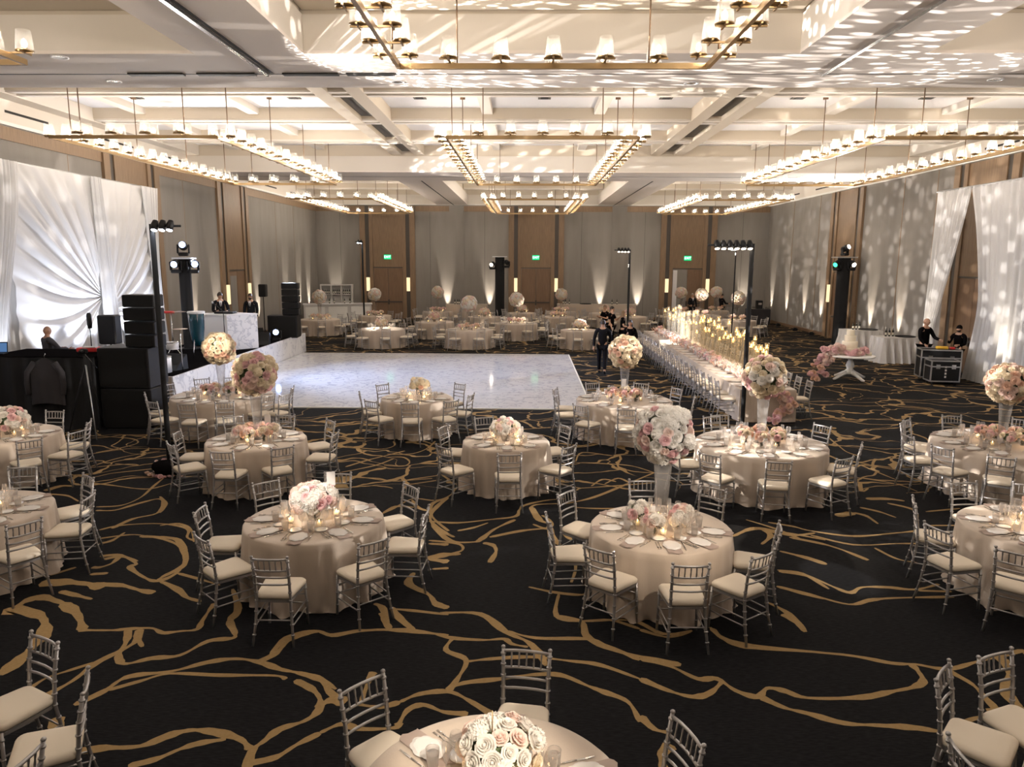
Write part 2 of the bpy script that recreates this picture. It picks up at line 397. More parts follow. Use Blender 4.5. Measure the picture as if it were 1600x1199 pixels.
for w_, p in ((.7, [(0, 90), (60, 105), (200, 85), (350, 78), (450, 80), (560, 95), (660, 120), (820, 130), (920, 125), (960, 150), (1040, 165)]), (.8, [(300, -5), (320, 30), (350, 75)]), (.7, [(375, -5), (420, 40), (470, 82)]),
    (.8, [(665, 120), (630, 180), (730, 230), (690, 320), (640, 385)]), (.7, [(735, 238), (850, 225), (1050, 215), (1250, 235), (1400, 255), (1600, 325)]), (.8, [(640, 380), (720, 345), (900, 325), (1050, 305), (1200, 305), (1340, 360), (1420, 390), (1540, 440), (1600, 540)]),
    (.8, [(400, 440), (500, 400), (640, 388), (740, 430), (870, 510)]), (.8, [(180, 450), (300, 465), (400, 440)]), (1.0, [(0, 320), (50, 390), (110, 435)]), (1.6, [(-20, 470), (60, 430), (130, 442)]), (.8, [(390, 560), (440, 480), (520, 455), (620, 490), (740, 500)]), (.8, [(0, 595), (110, 550), (200, 575), (370, 570), (395, 545)]),
    (1.1, [(600, -5), (800, 0), (930, 90), (1040, 140), (1100, 205), (1130, 260)]), (.7, [(940, 85), (1080, 120), (1340, 125), (1440, 160), (1600, 230)]), (.8, [(1340, 120), (1310, 40), (1180, 10)]), (.5, [(1310, 35), (1450, 30), (1600, 75)]), (.9, [(205, 440), (250, 320), (270, 290)])): vein(*Cq, w_, p)
Dq = ((1000, 960), 2.667)
for w_, p in ((.9, [(0, 185), (120, 215), (240, 270), (320, 270), (400, 320), (490, 345), (530, 310), (600, 320), (700, 350), (920, 348), (1040, 325), (1140, 305), (1180, 280), (1160, 240), (1130, 210)]), (.9, [(0, 270), (120, 320), (220, 345), (290, 330), (345, 280)]), (.9, [(500, 345), (600, 390), (700, 415), (850, 455), (1000, 465), (1150, 475), (1275, 495)]),
    (.7, [(300, 60), (340, 100), (400, 130), (520, 145), (850, 170), (1050, 205), (1150, 210), (1280, 230), (1400, 200), (1500, 175), (1600, 150)]), (.8, [(1280, 235), (1380, 290), (1440, 350), (1480, 410), (1380, 440), (1290, 480)]), (1.3, [(1500, 180), (1540, 240), (1520, 310), (1570, 380), (1620, 400)]), (1.4, [(1460, 415), (1530, 400), (1620, 400)]), (1.1, [(1540, 420), (1530, 470), (1590, 540)]),
    (.9, [(0, 425), (60, 480), (130, 495)]), (1.3, [(130, 545), (90, 590), (100, 650)]), (1.0, [(595, 0), (640, 30), (690, 75)]), (.6, [(0, 65), (80, 90), (130, 95), (215, 70)]), (.7, [(1600, 150), (1640, 200), (1700, 230)])): vein(*Dq, w_, p)
Eq = ((840, 620), 2.856)
for w_, p in ((.7, [(-40, 850), (80, 875), (200, 885), (230, 860)]), (.7, [(95, 880), (85, 980), (200, 1003), (420, 1000), (560, 1060), (690, 1045)]), (1.0, [(200, 1000), (220, 1070), (330, 1130), (500, 1170), (640, 1199)]), (.6, [(-20, 1080), (200, 1080)]), (.7, [(770, 1030), (830, 1080), (960, 1110), (1285, 1145)]),
    (1.2, [(1080, 690), (1200, 720), (1290, 750)]), (.6, [(1070, 775), (1180, 790), (1300, 860)]), (.6, [(1070, 850), (1180, 880), (1290, 905)]), (.9, [(1030, 920), (1120, 970), (1195, 1050)]), (1.3, [(870, 625), (960, 590), (1060, 600), (1285, 640)]), (.7, [(930, 550), (1060, 590), (1180, 640)]), (1.0, [(1000, 660), (1040, 620), (1000, 590)]),
    (.5, [(160, 295), (300, 300), (420, 310), (520, 340)]), (.8, [(120, 480), (250, 450), (400, 390), (520, 340)]), (.5, [(170, 290), (200, 250), (330, 265)]), (.5, [(180, 410), (330, 400), (520, 385)]), (.6, [(240, 400), (290, 370), (350, 380)]), (.6, [(300, 390), (360, 365), (410, 385)]),
    (1.0, [(-20, 570), (40, 590), (60, 560), (20, 530)]), (.7, [(60, 680), (140, 690), (170, 760), (150, 830)]), (.8, [(140, 580), (120, 610), (150, 640)]), (.6, [(170, 495), (260, 500), (420, 500)])): vein(*Eq, w_, p)
Fq = ((1200, 620), 3)
for w_, p in ((.8, [(50, 820), (180, 840), (300, 890), (385, 920), (440, 895), (560, 895), (690, 905), (800, 880)]), (.8, [(40, 890), (200, 930), (380, 975), (480, 955), (600, 945), (870, 940)]), (.5, [(690, 910), (860, 915)]), (.7, [(0, 590), (120, 610), (200, 630), (400, 655), (600, 640), (700, 630)]),
    (.9, [(100, 660), (250, 690), (350, 720), (470, 768)]), (.6, [(200, 650), (400, 695), (600, 690), (700, 690)]), (.5, [(500, 710), (600, 760), (700, 780)]), (1.2, [(0, 630), (120, 650), (220, 640)]), (2.0, [(320, 560), (400, 545)]), (.9, [(400, 545), (460, 560), (515, 597)]), (.8, [(430, 400), (440, 445), (470, 430)]),
    (1.6, [(460, 480), (560, 480), (640, 490)]), (.8, [(430, 520), (520, 540), (600, 568)]), (.8, [(560, 500), (680, 530), (700, 570)]), (.5, [(740, 540), (900, 525)]), (.4, [(420, 380), (600, 410), (700, 445)]), (.4, [(430, 320), (550, 370), (600, 390)]), (.5, [(490, 330), (500, 300), (560, 290), (640, 290)]), (.4, [(280, 190), (330, 230), (370, 260), (430, 280)]), (.4, [(750, 605), (900, 605)])): vein(*Fq, w_, p)
Gq = ((540, 580), 4)
for w_, p in ((.5, [(0, 660), (100, 665), (300, 690), (430, 675), (600, 650)]), (.4, [(400, 710), (600, 680)]), (.5, [(210, 900), (300, 860), (420, 800), (560, 810), (650, 780), (690, 730)]), (.9, [(640, 790), (560, 860), (530, 930), (600, 1000), (680, 1040)]), (.7, [(520, 940), (700, 950), (900, 930), (1060, 910), (1085, 870), (1120, 840), (1250, 810), (1370, 800)]),
    (1.0, [(540, 960), (650, 1060), (800, 1070), (850, 1050), (930, 990), (1060, 930)]), (1.0, [(860, 1075), (920, 1090), (940, 1130), (900, 1199)]), (.7, [(520, 1060), (700, 1080), (730, 1120), (640, 1150)]), (1.3, [(1160, 850), (1210, 930), (1270, 960), (1290, 1040), (1340, 1090)]), (.9, [(900, 1040), (1100, 1000), (1250, 985)]), (.5, [(1150, 860), (1200, 835), (1370, 830)]), (1.8, [(510, 1175), (620, 1150), (720, 1145)]), (.6, [(700, 1000), (800, 980), (890, 950)]),
    (.5, [(0, 470), (200, 490), (300, 470), (300, 440)]), (.7, [(0, 600), (130, 560), (250, 530), (370, 500)]), (.5, [(240, 590), (360, 595), (400, 570), (360, 540), (260, 540)]), (.5, [(260, 520), (400, 520), (500, 490), (560, 440)])): vein(*Gq, w_, p)
Hq = ((250, 680), 3.527)
for w_, p in ((.6, [(0, 500), (100, 490), (170, 520), (190, 590)]), (.9, [(0, 560), (100, 580), (145, 650), (130, 720), (20, 780), (-10, 800)]), (.7, [(0, 805), (100, 860), (150, 900), (225, 920)]), (.9, [(400, 850), (430, 960), (380, 1020), (410, 1090)]), (.9, [(610, 1210), (700, 1120), (850, 1080), (950, 1105), (1100, 1080), (1260, 1075), (1400, 1085), (1590, 1105)]), (.9, [(1180, 930), (1230, 960), (1255, 1075)]),
    (1.0, [(1280, 950), (1320, 1010), (1390, 1070)]), (.6, [(1280, 960), (1400, 970), (1590, 992)]), (1.2, [(1400, 760), (1370, 820), (1480, 880), (1520, 930), (1590, 955)]), (.8, [(1590, 350), (1500, 380), (1500, 450), (1590, 530)]), (1.2, [(1480, 600), (1590, 605)]), (1.6, [(1480, 685), (1590, 700)]), (.8, [(1500, 740), (1590, 735)]), (.8, [(1230, 430), (1300, 395), (1400, 400)]), (.5, [(980, 210), (1180, 170), (1290, 130)]), (.5, [(1070, 235), (1200, 240), (1290, 255), (1500, 240)]), (.7, [(0, 340), (30, 380), (0, 430)]), (.8, [(1390, 360), (1420, 400), (1480, 420)])): vein(*Hq, w_, p)
zc_ = 0.0015
for (ox, oy), s_, w_, pts in V:
    P_ = [at(ox+x/s_, oy+y/s_) for x, y in pts]
    # smooth the outline with a Catmull-Rom walk
    Q = []
    for i in range(len(P_)-1):
        p0 = P_[max(i-1, 0)]; p1 = P_[i]; p2 = P_[i+1]; p3 = P_[min(i+2, len(P_)-1)]
        for k in range(5):
            t = k/5; Q.append(.5*((2*p1)+(p2-p0)*t+(2*p0-5*p1+4*p2-p3)*t*t+(3*p1-p0-3*p2+p3)*t**3))
    Q.append(P_[-1]); n = len(Q)
    hw = [.034*w_*(.78+.35*math.sin(i*.55+ox)+.12*math.sin(i*1.7))*(1 if 0 < i < n-1 else .5)+.006 for i in range(n)]
    zc_ += .00001; fl.strip(Q, hw, zc_)
flo = struct('floor', fl, ['carpet', 'gold'])

# ---- walls
def panel_wall(name, axis, pos, a0, a1, groups, headers, inward):
    """grey fabric wall on a plane, wooden door bays stand proud of it"""
    mb = MB()
    def bx(u0, u1, d0, d1, z0, z1):
        lo, hi = sorted((pos+inward*d0, pos+inward*d1))
        if axis == 'x': mb.box(u0, u1, lo, hi, z0, z1)
        else: mb.box(lo, hi, u0, u1, z0, z1)
    mb.k = 0; bx(a0, a1, -.2, 0, 0, 8.1)
    mb.k = 3; bx(a0, a1, 0, .012, 7.02, 8.05)
    mb.k = 1
    for g in groups:
        c = g
        bx(c-1.72, c-1.38, 0, .10, 0, 6.95); bx(c+1.38, c+1.72, 0, .10, 0, 6.95)      # outer wood strips
        bx(c-1.14, c-.92, 0, .10, 0, 6.95); bx(c+.92, c+1.14, 0, .10, 0, 6.95)
        bx(c-.92, c+.92, 0, .05, 3.2, 6.95)
        mb.k = 2
        bx(c-1.38, c-1.14, 0, .06, 0, 6.95); bx(c+1.14, c+1.38, 0, .06, 0, 6.95)
        bx(c-.92, c+.92, 0, .07, 3.17, 3.22)
        mb.k = 1
    for h0, h1 in headers: bx(h0, h1, 0, .042, 6.62, 6.95)
    mb.k = 4; bx(a0, a1, 0, .03, 0, .16)
    return struct(name, mb, ['wall', 'wood', 'groove', 'cream', 'wood2'])
FG = [-8.65, .6, 10.0]
panel_wall('wall_far', 'x', YF, XL, XR, FG, [(XL, -10.4), (-6.9, -4.8), (-3.9, -1.15), (2.3, 5.3), (6.15, 8.3), (11.7, XR)], -1)
LG = [33.3, 24.9, 16.4, 8]; RG = [35.3, 24.9, 14.5, 5]
panel_wall('wall_left', 'y', XL, YB, YF, LG, [(YB, YF)], 1)
panel_wall('wall_right', 'y', XR, YB, YF, RG, [], -1)
mb = MB(); mb.box(XL, XR, YB-.2, YB, 0, 8.1); struct('wall_back', mb, ['wall'])
# flat pilasters and panel seams on the far wall
mb = MB()
for x0, x1 in ((-4.79, -3.88), (5.26, 6.17)): mb.box(x0, x1, YF-.05, YF, 0, 7.0)
for x in (-11.6, -6.0, -2.6, 3.4, 7.3, 13.3): mb.k = 1; mb.box(x-.008, x+.008, YF-.004, YF, .2, 6.62); mb.k = 0
struct('trim_1', mb, ['wall', 'groove'])
mb = MB()
for y in (42.3, 38.6, 30.2, 27.8, 21.2): mb.box(XR-.012, XR, y-.02, y+.02, .2, 7)
for y in (42, 39, 28.6, 21.5): mb.box(XL, XL+.006, y-.012, y+.012, .2, 6.6)
struct('trim_2', mb, ['wood'])
# doors in the bays
def door(n, frame, c, openhalf=False):
    mb = MB(); mh = MB()
    ax, pos, inw = frame
    def bx(m_, u0, u1, d0, d1, z0, z1):
        lo, hi = sorted((pos+inw*d0, pos+inw*d1))
        if ax == 'x': m_.box(u0, u1, lo, hi, z0, z1)
        else: m_.box(lo, hi, u0, u1, z0, z1)
    if not openhalf: bx(mb, c-.90, c-.01, 0, .045, 0.02, 3.15)
    else:
        mb.k = 1; bx(mb, c-.90, c-.35, 0, .02, .02, 3.15); mb.k = 2; bx(mb, c-.88, c-.62, .02, .03, .02, 3.1); mb.k = 0
    bx(mb, c+.01, c+.90, 0, .045, 0.02, 3.15)
    o = mb.build('door_%d' % n, ['wood2', 'wall', 'whitep']); o['kind'] = 'structure'
    if not openhalf: bx(mh, c-.85, c-.06, .05, .10, 1.02, 1.10)
    bx(mh, c+.06, c+.85, .05, .10, 1.02, 1.10); bx(mh, c-.05, c+.05, .045, .09, .9, 1.2)
    mh.build('door_handle', ['groove'], o)
for i, c in enumerate(FG): door(i+1, ('x', YF, -1), c, i == 2)
for i, c in enumerate(LG[:2]): door(i+4, ('y', XL, 1), c)
for i, c in enumerate(RG[:2]): door(i+6, ('y', XR, -1), c)
# opening of pale light panel behind the DJ
mb = MB(); mb.box(XL+.046, XL+.06, 32.5, 33.2, 0.02, 2.95); struct('trim_3', mb, ['wall'])
# wall sconces
scm = MB(); scm.box(-.10, .10, -.09, 0, -.42, .42)
sbk = MB(); sbk.box(-.12, .12, 0, .02, -.45, .45)
sme, sbm = scm.mesh('diffuser', ['sconce']), sbk.mesh('back_plate', ['groove'])
def sconce(loc, rz, label):
    t = thing('wall_sconce', label, 'wall lamp', loc, rz, 'tall sconces beside the doors')
    inst('back_plate', sbm, t); inst('diffuser', sme, t)
nm = ['left', 'middle', 'right']
for i, c in enumerate(FG):
    sconce((c-1.26, YF-.08, 2.15), 0, 'tall glowing sconce left of the %s far door' % nm[i])
    sconce((c+1.26, YF-.08, 2.15), 0, 'tall glowing sconce right of the %s far door' % nm[i])
sconce((XL+.08, 33.3-1.26, 2.15), PI/2, 'tall glowing sconce behind the DJ booth, nearer one')
sconce((XL+.08, 33.3+1.26, 2.15), PI/2, 'tall glowing sconce behind the DJ booth, farther one')
sconce((XR-.08, 35.3+1.26, 2.15), -PI/2, 'tall glowing sconce on the right wall beside the wood bay')
# exit signs
def text_mesh(s, size, ext=.003):
    c = bpy.data.curves.new('t', 'FONT'); c.body = s; c.size = size; c.extrude = ext; c.align_x = 'CENTER'; c.align_y = 'CENTER'
    o = bpy.data.objects.new('t', c); COL.objects.link(o); bpy.context.view_layer.update()
    me = bpy.data.meshes.new_from_object(o.evaluated_get(bpy.context.evaluated_depsgraph_get())); bpy.data.objects.remove(o); return me
for i, c in enumerate(FG):
    t = thing('exit_sign', 'green lit EXIT sign above the %s far door' % nm[i], 'exit sign', (c-.02, YF-.10, 3.84), 0, 'exit signs')
    mb = MB(); mb.box(-.22, .22, 0, .05, -.14, .14); mb.build('sign_box', ['exit_g'], t)
    me = text_mesh('EXIT', .2); me.materials.append(M['exit_w']); o = inst('lettering', me, t, (0, -.004, 0)); o.rotation_euler.x = PI/2

# ---- ceiling
ce = MB()                                   # 0 soffit 1 cream 2 panel 3 tan 4 dark 5 recess
ZP = 8.0
ce.k = 2; ce.box(XL, XR, YB, YF, ZP, ZP+.1)
ce.k = 0
def sof(x0, x1, y0, y1):
    ce.k = 0; ce.box(x0, x1, y0, y1, ZS, 7.05)
    ce.k = 1; ce.box(x0+.001, x1-.001, y0+.001, y1-.001, 7.05, 7.6)
    ce.k = 3; ce.box(x0+.04, x1-.04, y0+.04, y1-.04, 7.6, ZP)
sof(XL, XR, 12.6, 15.0); sof(XL, XR, 29.1, 32.2); sof(XL, XR, YB, YB+1)
for x0, x1 in ((-5.43, -3.64), (4.36, 6.38)): sof(x0, x1, YB+1, 12.6)
for x0, x1 in ((-5.5, -3.6), (4.3, 6.3)): sof(x0, x1, 32.2, YF)
sof(XL, XR, YF-.35, YF)
# dark track slots in the soffits, with a polished edge
ce.k = 4
def slot(x0, x1, y0, y1): ce.box(x0, x1, y0, y1, ZS-.004, ZS+.001)
slot(-10, -2.6, 13.90, 14.02) if False else None
slot(XL, XR, 13.93, 13.965); slot(-4.62, -4.56, YB, 13.9); slot(5.26, 5.32, YB, 13.9)
slot(-4.52, -4.46, 32.2, YF); slot(5.28, 5.34, 32.2, YF); slot(XL, XR, 30.6, 30.64)
for x0, x1 in ((-7.2, -6.2), (-5.95, -4.9), (-4.4, -3.4), (-3.25, -2.4)): ce.box(x0, x1, 13.83, 13.97, ZS-.03, ZS+.001)
ce.k = 6
for x in (-4.70, 5.18): ce.box(x, x+.07, YB, 13.9, ZS-.05, ZS)
# beams inside the three bays
def beam_x(y, x0, x1, wd=.62, zb=7.7):
    ce.k = 3; ce.box(x0, x1, y, y+wd, zb, ZP)
    ce.k = 1; ce.box(x0, x1, y+.02, y+.2, zb-.05, zb); ce.box(x0, x1, y+wd-.2, y+wd-.02, zb-.05, zb)
    ce.k = 5; ce.box(x0, x1, y+.22, y+wd-.22, zb-.004, zb)
def beam_y(x, y0, y1, wd=.3, zb=7.82):
    ce.k = 1; ce.box(x-wd/2, x+wd/2, y0, y1, zb, ZP)
for y in (18.4, 22.1, 25.8): beam_x(y, XL, XR)
for x in (-11.2, -7.9, -1.15, 2.05, 8.6, 11.9):
    for y0, y1 in ((15.0, 18.4), (19.02, 22.1), (22.72, 25.8), (26.42, 29.1)): beam_y(x, y0, y1)
for x in (-4.55, 5.3):                      # wide raised divider with a recess between two rails
    ce.k = 3; ce.box(x-.62, x-.24, 15.0, 29.1, 7.64, ZP); ce.box(x+.24, x+.62, 15.0, 29.1, 7.64, ZP)
    ce.k = 5; ce.box(x-.24, x+.24, 15.0, 29.1, 7.78, ZP)
for x0, x1 in ((XL, -5.5), (-3.6, 4.3), (6.3, XR)):
    for y in (35.6, 39.2, 42.8): beam_x(y, x0, x1)
for x0, x1 in ((XL, -5.43), (-3.64, 4.36), (6.38, XR)):
    ce.k = 3; ce.box(x0, x1, 11.2, 12.6, 7.66, ZP)
    for y in (0, 3.7, 7.4): beam_x(y, x0, x1)
ce.k = 1; ce.box(XL, XL+.5, 15, 29.1, 7.62, ZP); ce.box(XR-.5, XR, 15, 29.1, 7.62, ZP)
struct('ceiling', ce, ['soffit', 'cream', 'panel', 'tan', 'dark', 'recess', 'chrome'])
# cove strips and linear diffusers high on the side walls
mb = MB(); mb.box(XL+.012, XL+.10, YB, YF, 6.98, 7.06); mb.box(XR-.10, XR-.012, YB, YF, 6.98, 7.06); mb.box(XL, XR, YF-.42, YF-.35, 6.99, 7.03)
struct('trim_4', mb, ['cove'])
k = 0
dme = MB().box(-.012, .006, -.85, .85, -.03, .03).mesh('slot_diffuser', ['dark'])
for s, x in (('left', XL+.02), ('right', XR-.02)):
    for i, y in enumerate((19.9, 24.3, 28.2, 34.5, 38.5, 42.5)):
        o = inst('slot_diffuser', dme, None, (x, y, 7.33))
        tag(o, 'long black slot air diffuser high on %s wall, %s from the camera' % (s, ['first', 'second', 'third', 'fourth', 'fifth', 'sixth'][i]), 'air vent', 'slot diffusers along the side walls')
ORD = ['first', 'second', 'third', 'fourth', 'fifth', 'sixth', 'seventh', 'eighth', 'ninth', 'tenth', 'eleventh', 'twelfth', 'thirteenth', 'fourteenth', 'fifteenth', 'sixteenth', 'seventeenth', 'eighteenth', 'nineteenth', 'twentieth', 'twenty-first', 'twenty-second', 'twenty-third', 'twenty-fourth', 'twenty-fifth', 'twenty-sixth']
mb = MB(); mb.box(-.17, .17, -.17, .17, -.02, 0); vf = mb.mesh('vent_frame', ['recess'])
mb = MB(); mb.box(-.10, .10, -.10, .10, -.035, -.02); vb = mb.mesh('vent_core', ['dark'])
for r, y in enumerate((20.7, 24.4, 27.9)):
    for i, x in enumerate((-10.6, -6.3, -2.9, .45, 3.7, 7.2, 10.6)):
        t = thing('ceiling_vent', 'small dark square vent in ceiling panel, row %s from camera, %s from left' % (['one', 'two', 'three'][r], ORD[i]), 'ceiling vent', (x, y, ZP), 0, 'square vents in the ceiling panels')
        inst('vent_frame', vf, t); inst('vent_core', vb, t)
# recessed downlights on the soffit
mb = MB(); mb.lathe([(.14, 0), (.14, -.012), (.10, -.012), (.10, .0)], 20); dr = mb.mesh('trim_ring', ['whitep'])
mb = MB(); mb.lathe([(.001, -.004), (.098, -.004)], 20, cap=False); dl = mb.mesh('lens', ['chrome'])
DL = [(at(93, 89, ZS), 'near the left edge of the picture'), (at(178, 127, ZS), 'on the near cross soffit at left'), (at(622, 128, ZS), 'on the near cross soffit left of centre'), (at(1080, 130, ZS), 'on the near cross soffit right of centre'), (at(1556, 124, ZS), 'on the near cross soffit at far right')]
for p, s in DL:
    t = thing('downlight', 'small round recessed downlight '+s, 'ceiling light', p, 0, 'recessed downlights'); inst('trim_ring', dr, t); inst('lens', dl, t)

# ================================================================== CHANDELIERS
ZCH = 6.42
arm = MB(); arm.box(-.30, .30, -.014, .014, -.01, .014)
for s in (-1, 1): arm.lathe([(.0, .014), (.115, .016), (.115, .028), (.03, .03), (.022, .075), (0, .075)], 12, (s*.20, 0, 0)); arm.box(s*.20-.012, s*.20+.012, -.13, .13, -.008, .014)
arm_me = arm.mesh('cross_arm', ['brass'])
gs = MB(); gs.lathe([(.112, .03), (.105, .15), (.088, .285)], 16, cap=False); gs_me = gs.mesh('glass_shade', ['shade'])
bb = MB(); bb.lathe([(0, .06), (.018, .065), (.033, .10), (.034, .125), (.02, .16), (0, .18)], 10, cap=False); bb_me = bb.mesh('bulb', ['bulb'])
def chandelier(x0, x1, y0, y1, label, zc=ZCH, full=True, rods=True):
    t = thing('chandelier', label, 'chandelier', ((x0+x1)/2, (y0+y1)/2, zc), 0, 'rectangular brass chandeliers with glass lamp shades')
    X, Y = (x1-x0)/2, (y1-y0)/2
    for sx in (-1, 1):
        MB().box(sx*X-.028, sx*X+.028, -Y, Y, -.085, -.01).build('side_rail', ['brass'], t)
        MB().box(-X, X, sx*Y-.028, sx*Y+.028, -.085, -.01).build('end_rail', ['brass'], t)
    ny = round(2*Y/.64); nx = round(2*X/.70)
    places = []
    for sx in (-1, 1):
        for i in range(ny): places.append((sx*X, -Y+.30+i*(2*Y-.6)/(ny-1), 0))
        for i in range(1, nx): places.append((-X+i*2*X/nx, sx*Y, PI/2))
    for px, py, r in places:
        a = inst('cross_arm', arm_me, t, (px, py, 0), r)
        for s in (-1, 1):
            inst('glass_shade', gs_me, a, (s*.20, 0, 0)); inst('bulb', bb_me, a, (s*.20, 0, 0))
    if rods:
        for sx in (-1, 1):
            n = 4
            for i in range(n):
                yy = -Y+.75+i*(2*Y-1.5)/(n-1)
                r = MB(); r.tube([(0, 0, -.02), (0, 0, ZP-zc)], .012, 6); r.lathe([(.0, ZP-zc-.07), (.07, ZP-zc-.07), (.07, ZP-zc), (0, ZP-zc)], 12)
                r.build('suspension_rod', ['rod'], t, (sx*X*.98, yy, 0))
            for yy in (-Y, Y):
                r = MB(); r.tube([(0, 0, -.02), (0, 0, ZP-zc)], .012, 6); r.lathe([(.0, ZP-zc-.07), (.07, ZP-zc-.07), (.07, ZP-zc), (0, ZP-zc)], 12)
                r.build('suspension_rod', ['rod'], t, (sx*X*.62, yy, 0))
    # the light its bulbs give
    n = 6
    for sx in (-1, 1):
        for i in range(n):
            y = (y0+y1)/2-Y+2*Y*(i+.5)/n
            l = light('POINT', 'lamp_glow', ((x0+x1)/2+sx*(X+.2), y, zc+.12), E_CHAND, LW, shadow_soft_size=.10)
    return t
cxs = ((-10.65, -6.9, 'left'), (-1.78, 2.45, 'central'), (7.85, 11.7, 'right'))
for x0, x1, s in cxs:
    chandelier(x0, x1, 16.9, 27.3, 'long rectangular brass chandelier, %s one of the middle row' % s)
    chandelier(x0, x1, 33.9, 44.2, 'long rectangular brass chandelier, %s one of the far row' % s)
chandelier(-1.80, 2.49, 1.0, 10.84, 'large rectangular brass chandelier cut by the top edge of the picture')
chandelier(-10.65, -6.93, 1.0, 10.62, 'rectangular brass chandelier just showing at the top left corner')
for i in range(5):
    light('POINT', 'lamp_glow', (8+3.6*(i % 2), 1.5+2.2*i, ZCH+.12), E_CHAND*1.6, LW, shadow_soft_size=.1)
# ================================================================== CHAIRS
def bamboo(mb, p0, p1, r, rings=(), n=8):
    p0, p1 = Vector(p0), Vector(p1); mb.tube([p0, p1], r, n)
    d = (p1-p0)
    for t in rings:
        c = p0+d*t; u = d.normalized()*.006
        mb.tube([c-u, c+u], r*1.35, n)
chair_me = {}
def chair_parts():
    P = {}
    c = MB()
    sw, sb, d = .205, .175, .20
    pts = []
    def outline(k, z):
        o = []
        cs = [(sw*k, d*k), (-sw*k, d*k), (-sb*k, -d*k), (sb*k, -d*k)]
        cen = [(1, 1), (-1, 1), (-1, -1), (1, -1)]
        for (x, y), (sx, sy) in zip(cs, cen):
            r = .055
            for a in range(5):
                an = {(1, 1): 0, (-1, 1): 90, (-1, -1): 180, (1, -1): 270}[(sx, sy)]+a*22.5
                o.append((x-sx*r+r*math.cos(math.radians(an)), y-sy*r+r*math.sin(math.radians(an)), z))
        return o
    lays = [outline(.97, .455), outline(1.02, .465), outline(1.03, .490), outline(.97, .508), outline(.80, .516), outline(.4, .520)]
    n = 20; vs = [p for l in lays for p in l]; fs = [tuple(reversed(range(n))), tuple(range(5*n, 6*n))]
    for l in range(5):
        for i in range(n): a = l*n+i; b = l*n+(i+1) % n; fs.append((a, b, b+n, a+n))
    c.add(vs, fs, True); P['cushion'] = (c, 'cush')
    s = MB(); lo, hi = outline(1.0, .425), outline(1.0, .452)
    s.add(lo+hi, [tuple(reversed(range(n))), tuple(range(n, 2*n))]+[(i, (i+1) % n, (i+1) % n+n, i+n) for i in range(n)], False); P['seat'] = (s, 'silver')
    for k, sx in (('leg_fr', 1), ('leg_fl', -1)):
        l = MB(); bamboo(l, (sx*.190, .185, .45), (sx*.200, .20, 0), .0135, (.12, .45, .75)); P[k] = (l, 'silver', 'leg')
    for k, sx in (('leg_br', 1), ('leg_bl', -1)):
        l = MB()
        path = [(sx*.20, -.275, 0), (sx*.178, -.225, .22), (sx*.165, -.195, .45), (sx*.165, -.215, .68), (sx*.172, -.255, .90)]
        l.tube(path, [.012, .014, .015, .0145, .013], 8)
        for a, b, ts in ((0, 1, (.5, .95)), (1, 2, (.5, .97)), (2, 3, (.35, .75)), (3, 4, (.15, .5, .85))):
            p, q = Vector(path[a]), Vector(path[b]); u = (q-p).normalized()*.006
            for t in ts: cc = p+(q-p)*t; l.tube([cc-u, cc+u], .020, 8)
        l.ball((sx*.173, -.258, .912), (.017, .017, .014), 8, 6); P[k] = (l, 'silver', 'rear_leg')
    b = MB()
    def rail(z, y, r, bow=.018, hw=.166): b.tube([(-hw, y, z), (-hw*.5, y-bow*.8, z), (0, y-bow, z), (hw*.5, y-bow*.8, z), (hw, y, z)], r, 6)
    rail(.885, -.252, .012); rail(.765, -.232, .010); rail(.690, -.218, .010); rail(.615, -.208, .010)
    for i in range(5):
        x = (-2+i)*.055; k = 1-abs(x)/.166
        p0, p1 = Vector((x, -.232-.018*k, .765)), Vector((x, -.252-.018*k, .885))
        b.tube([p0, p0+(p1-p0)*.25, p0+(p1-p0)*.5, p0+(p1-p0)*.75, p1], [.0055, .008, .0055, .008, .0055], 6)
    P['backrest'] = (b, 'silver')
    t = MB()
    for z in (.19, .27):
        for sx in (-1, 1): bamboo(t, (sx*.196, .193, z), (sx*.183, -.235+(z-.19)*.15, z), .0075, (), 6)
    bamboo(t, (-.195, .194, .235), (.195, .194, .235), .0075, (), 6); bamboo(t, (-.195, .19, .33), (.195, .19, .33), .0075, (), 6)
    bamboo(t, (-.18, -.225, .25), (.18, -.225, .25), .0075, (), 6)
    P['stretcher'] = (t, 'silver')
    return P
CP_ = chair_parts()
ch_meshes = [(v[2] if len(v) > 2 else k, v[0].mesh(v[2] if len(v) > 2 else k, [v[1]])) for k, v in CP_.items()]
fc = MB()
for k, v in CP_.items():
    fc.k = 0 if v[1] == 'silver' else 1; fc.add(v[0].v, v[0].f, True)
far_chair_me = fc.mesh('far_chair', ['silver', 'cush'])
def chair(x, y, rz, label, group, full=True):
    if full:
        t = thing('ballroom_chair', label, 'chair', (x, y, 0), rz, group)
        for n_, me in ch_meshes: inst(n_, me, t)
    else:
        t = inst('ballroom_chair', far_chair_me, None, (x, y, 0), rz); tag(t, label, 'chair', group)
    return t

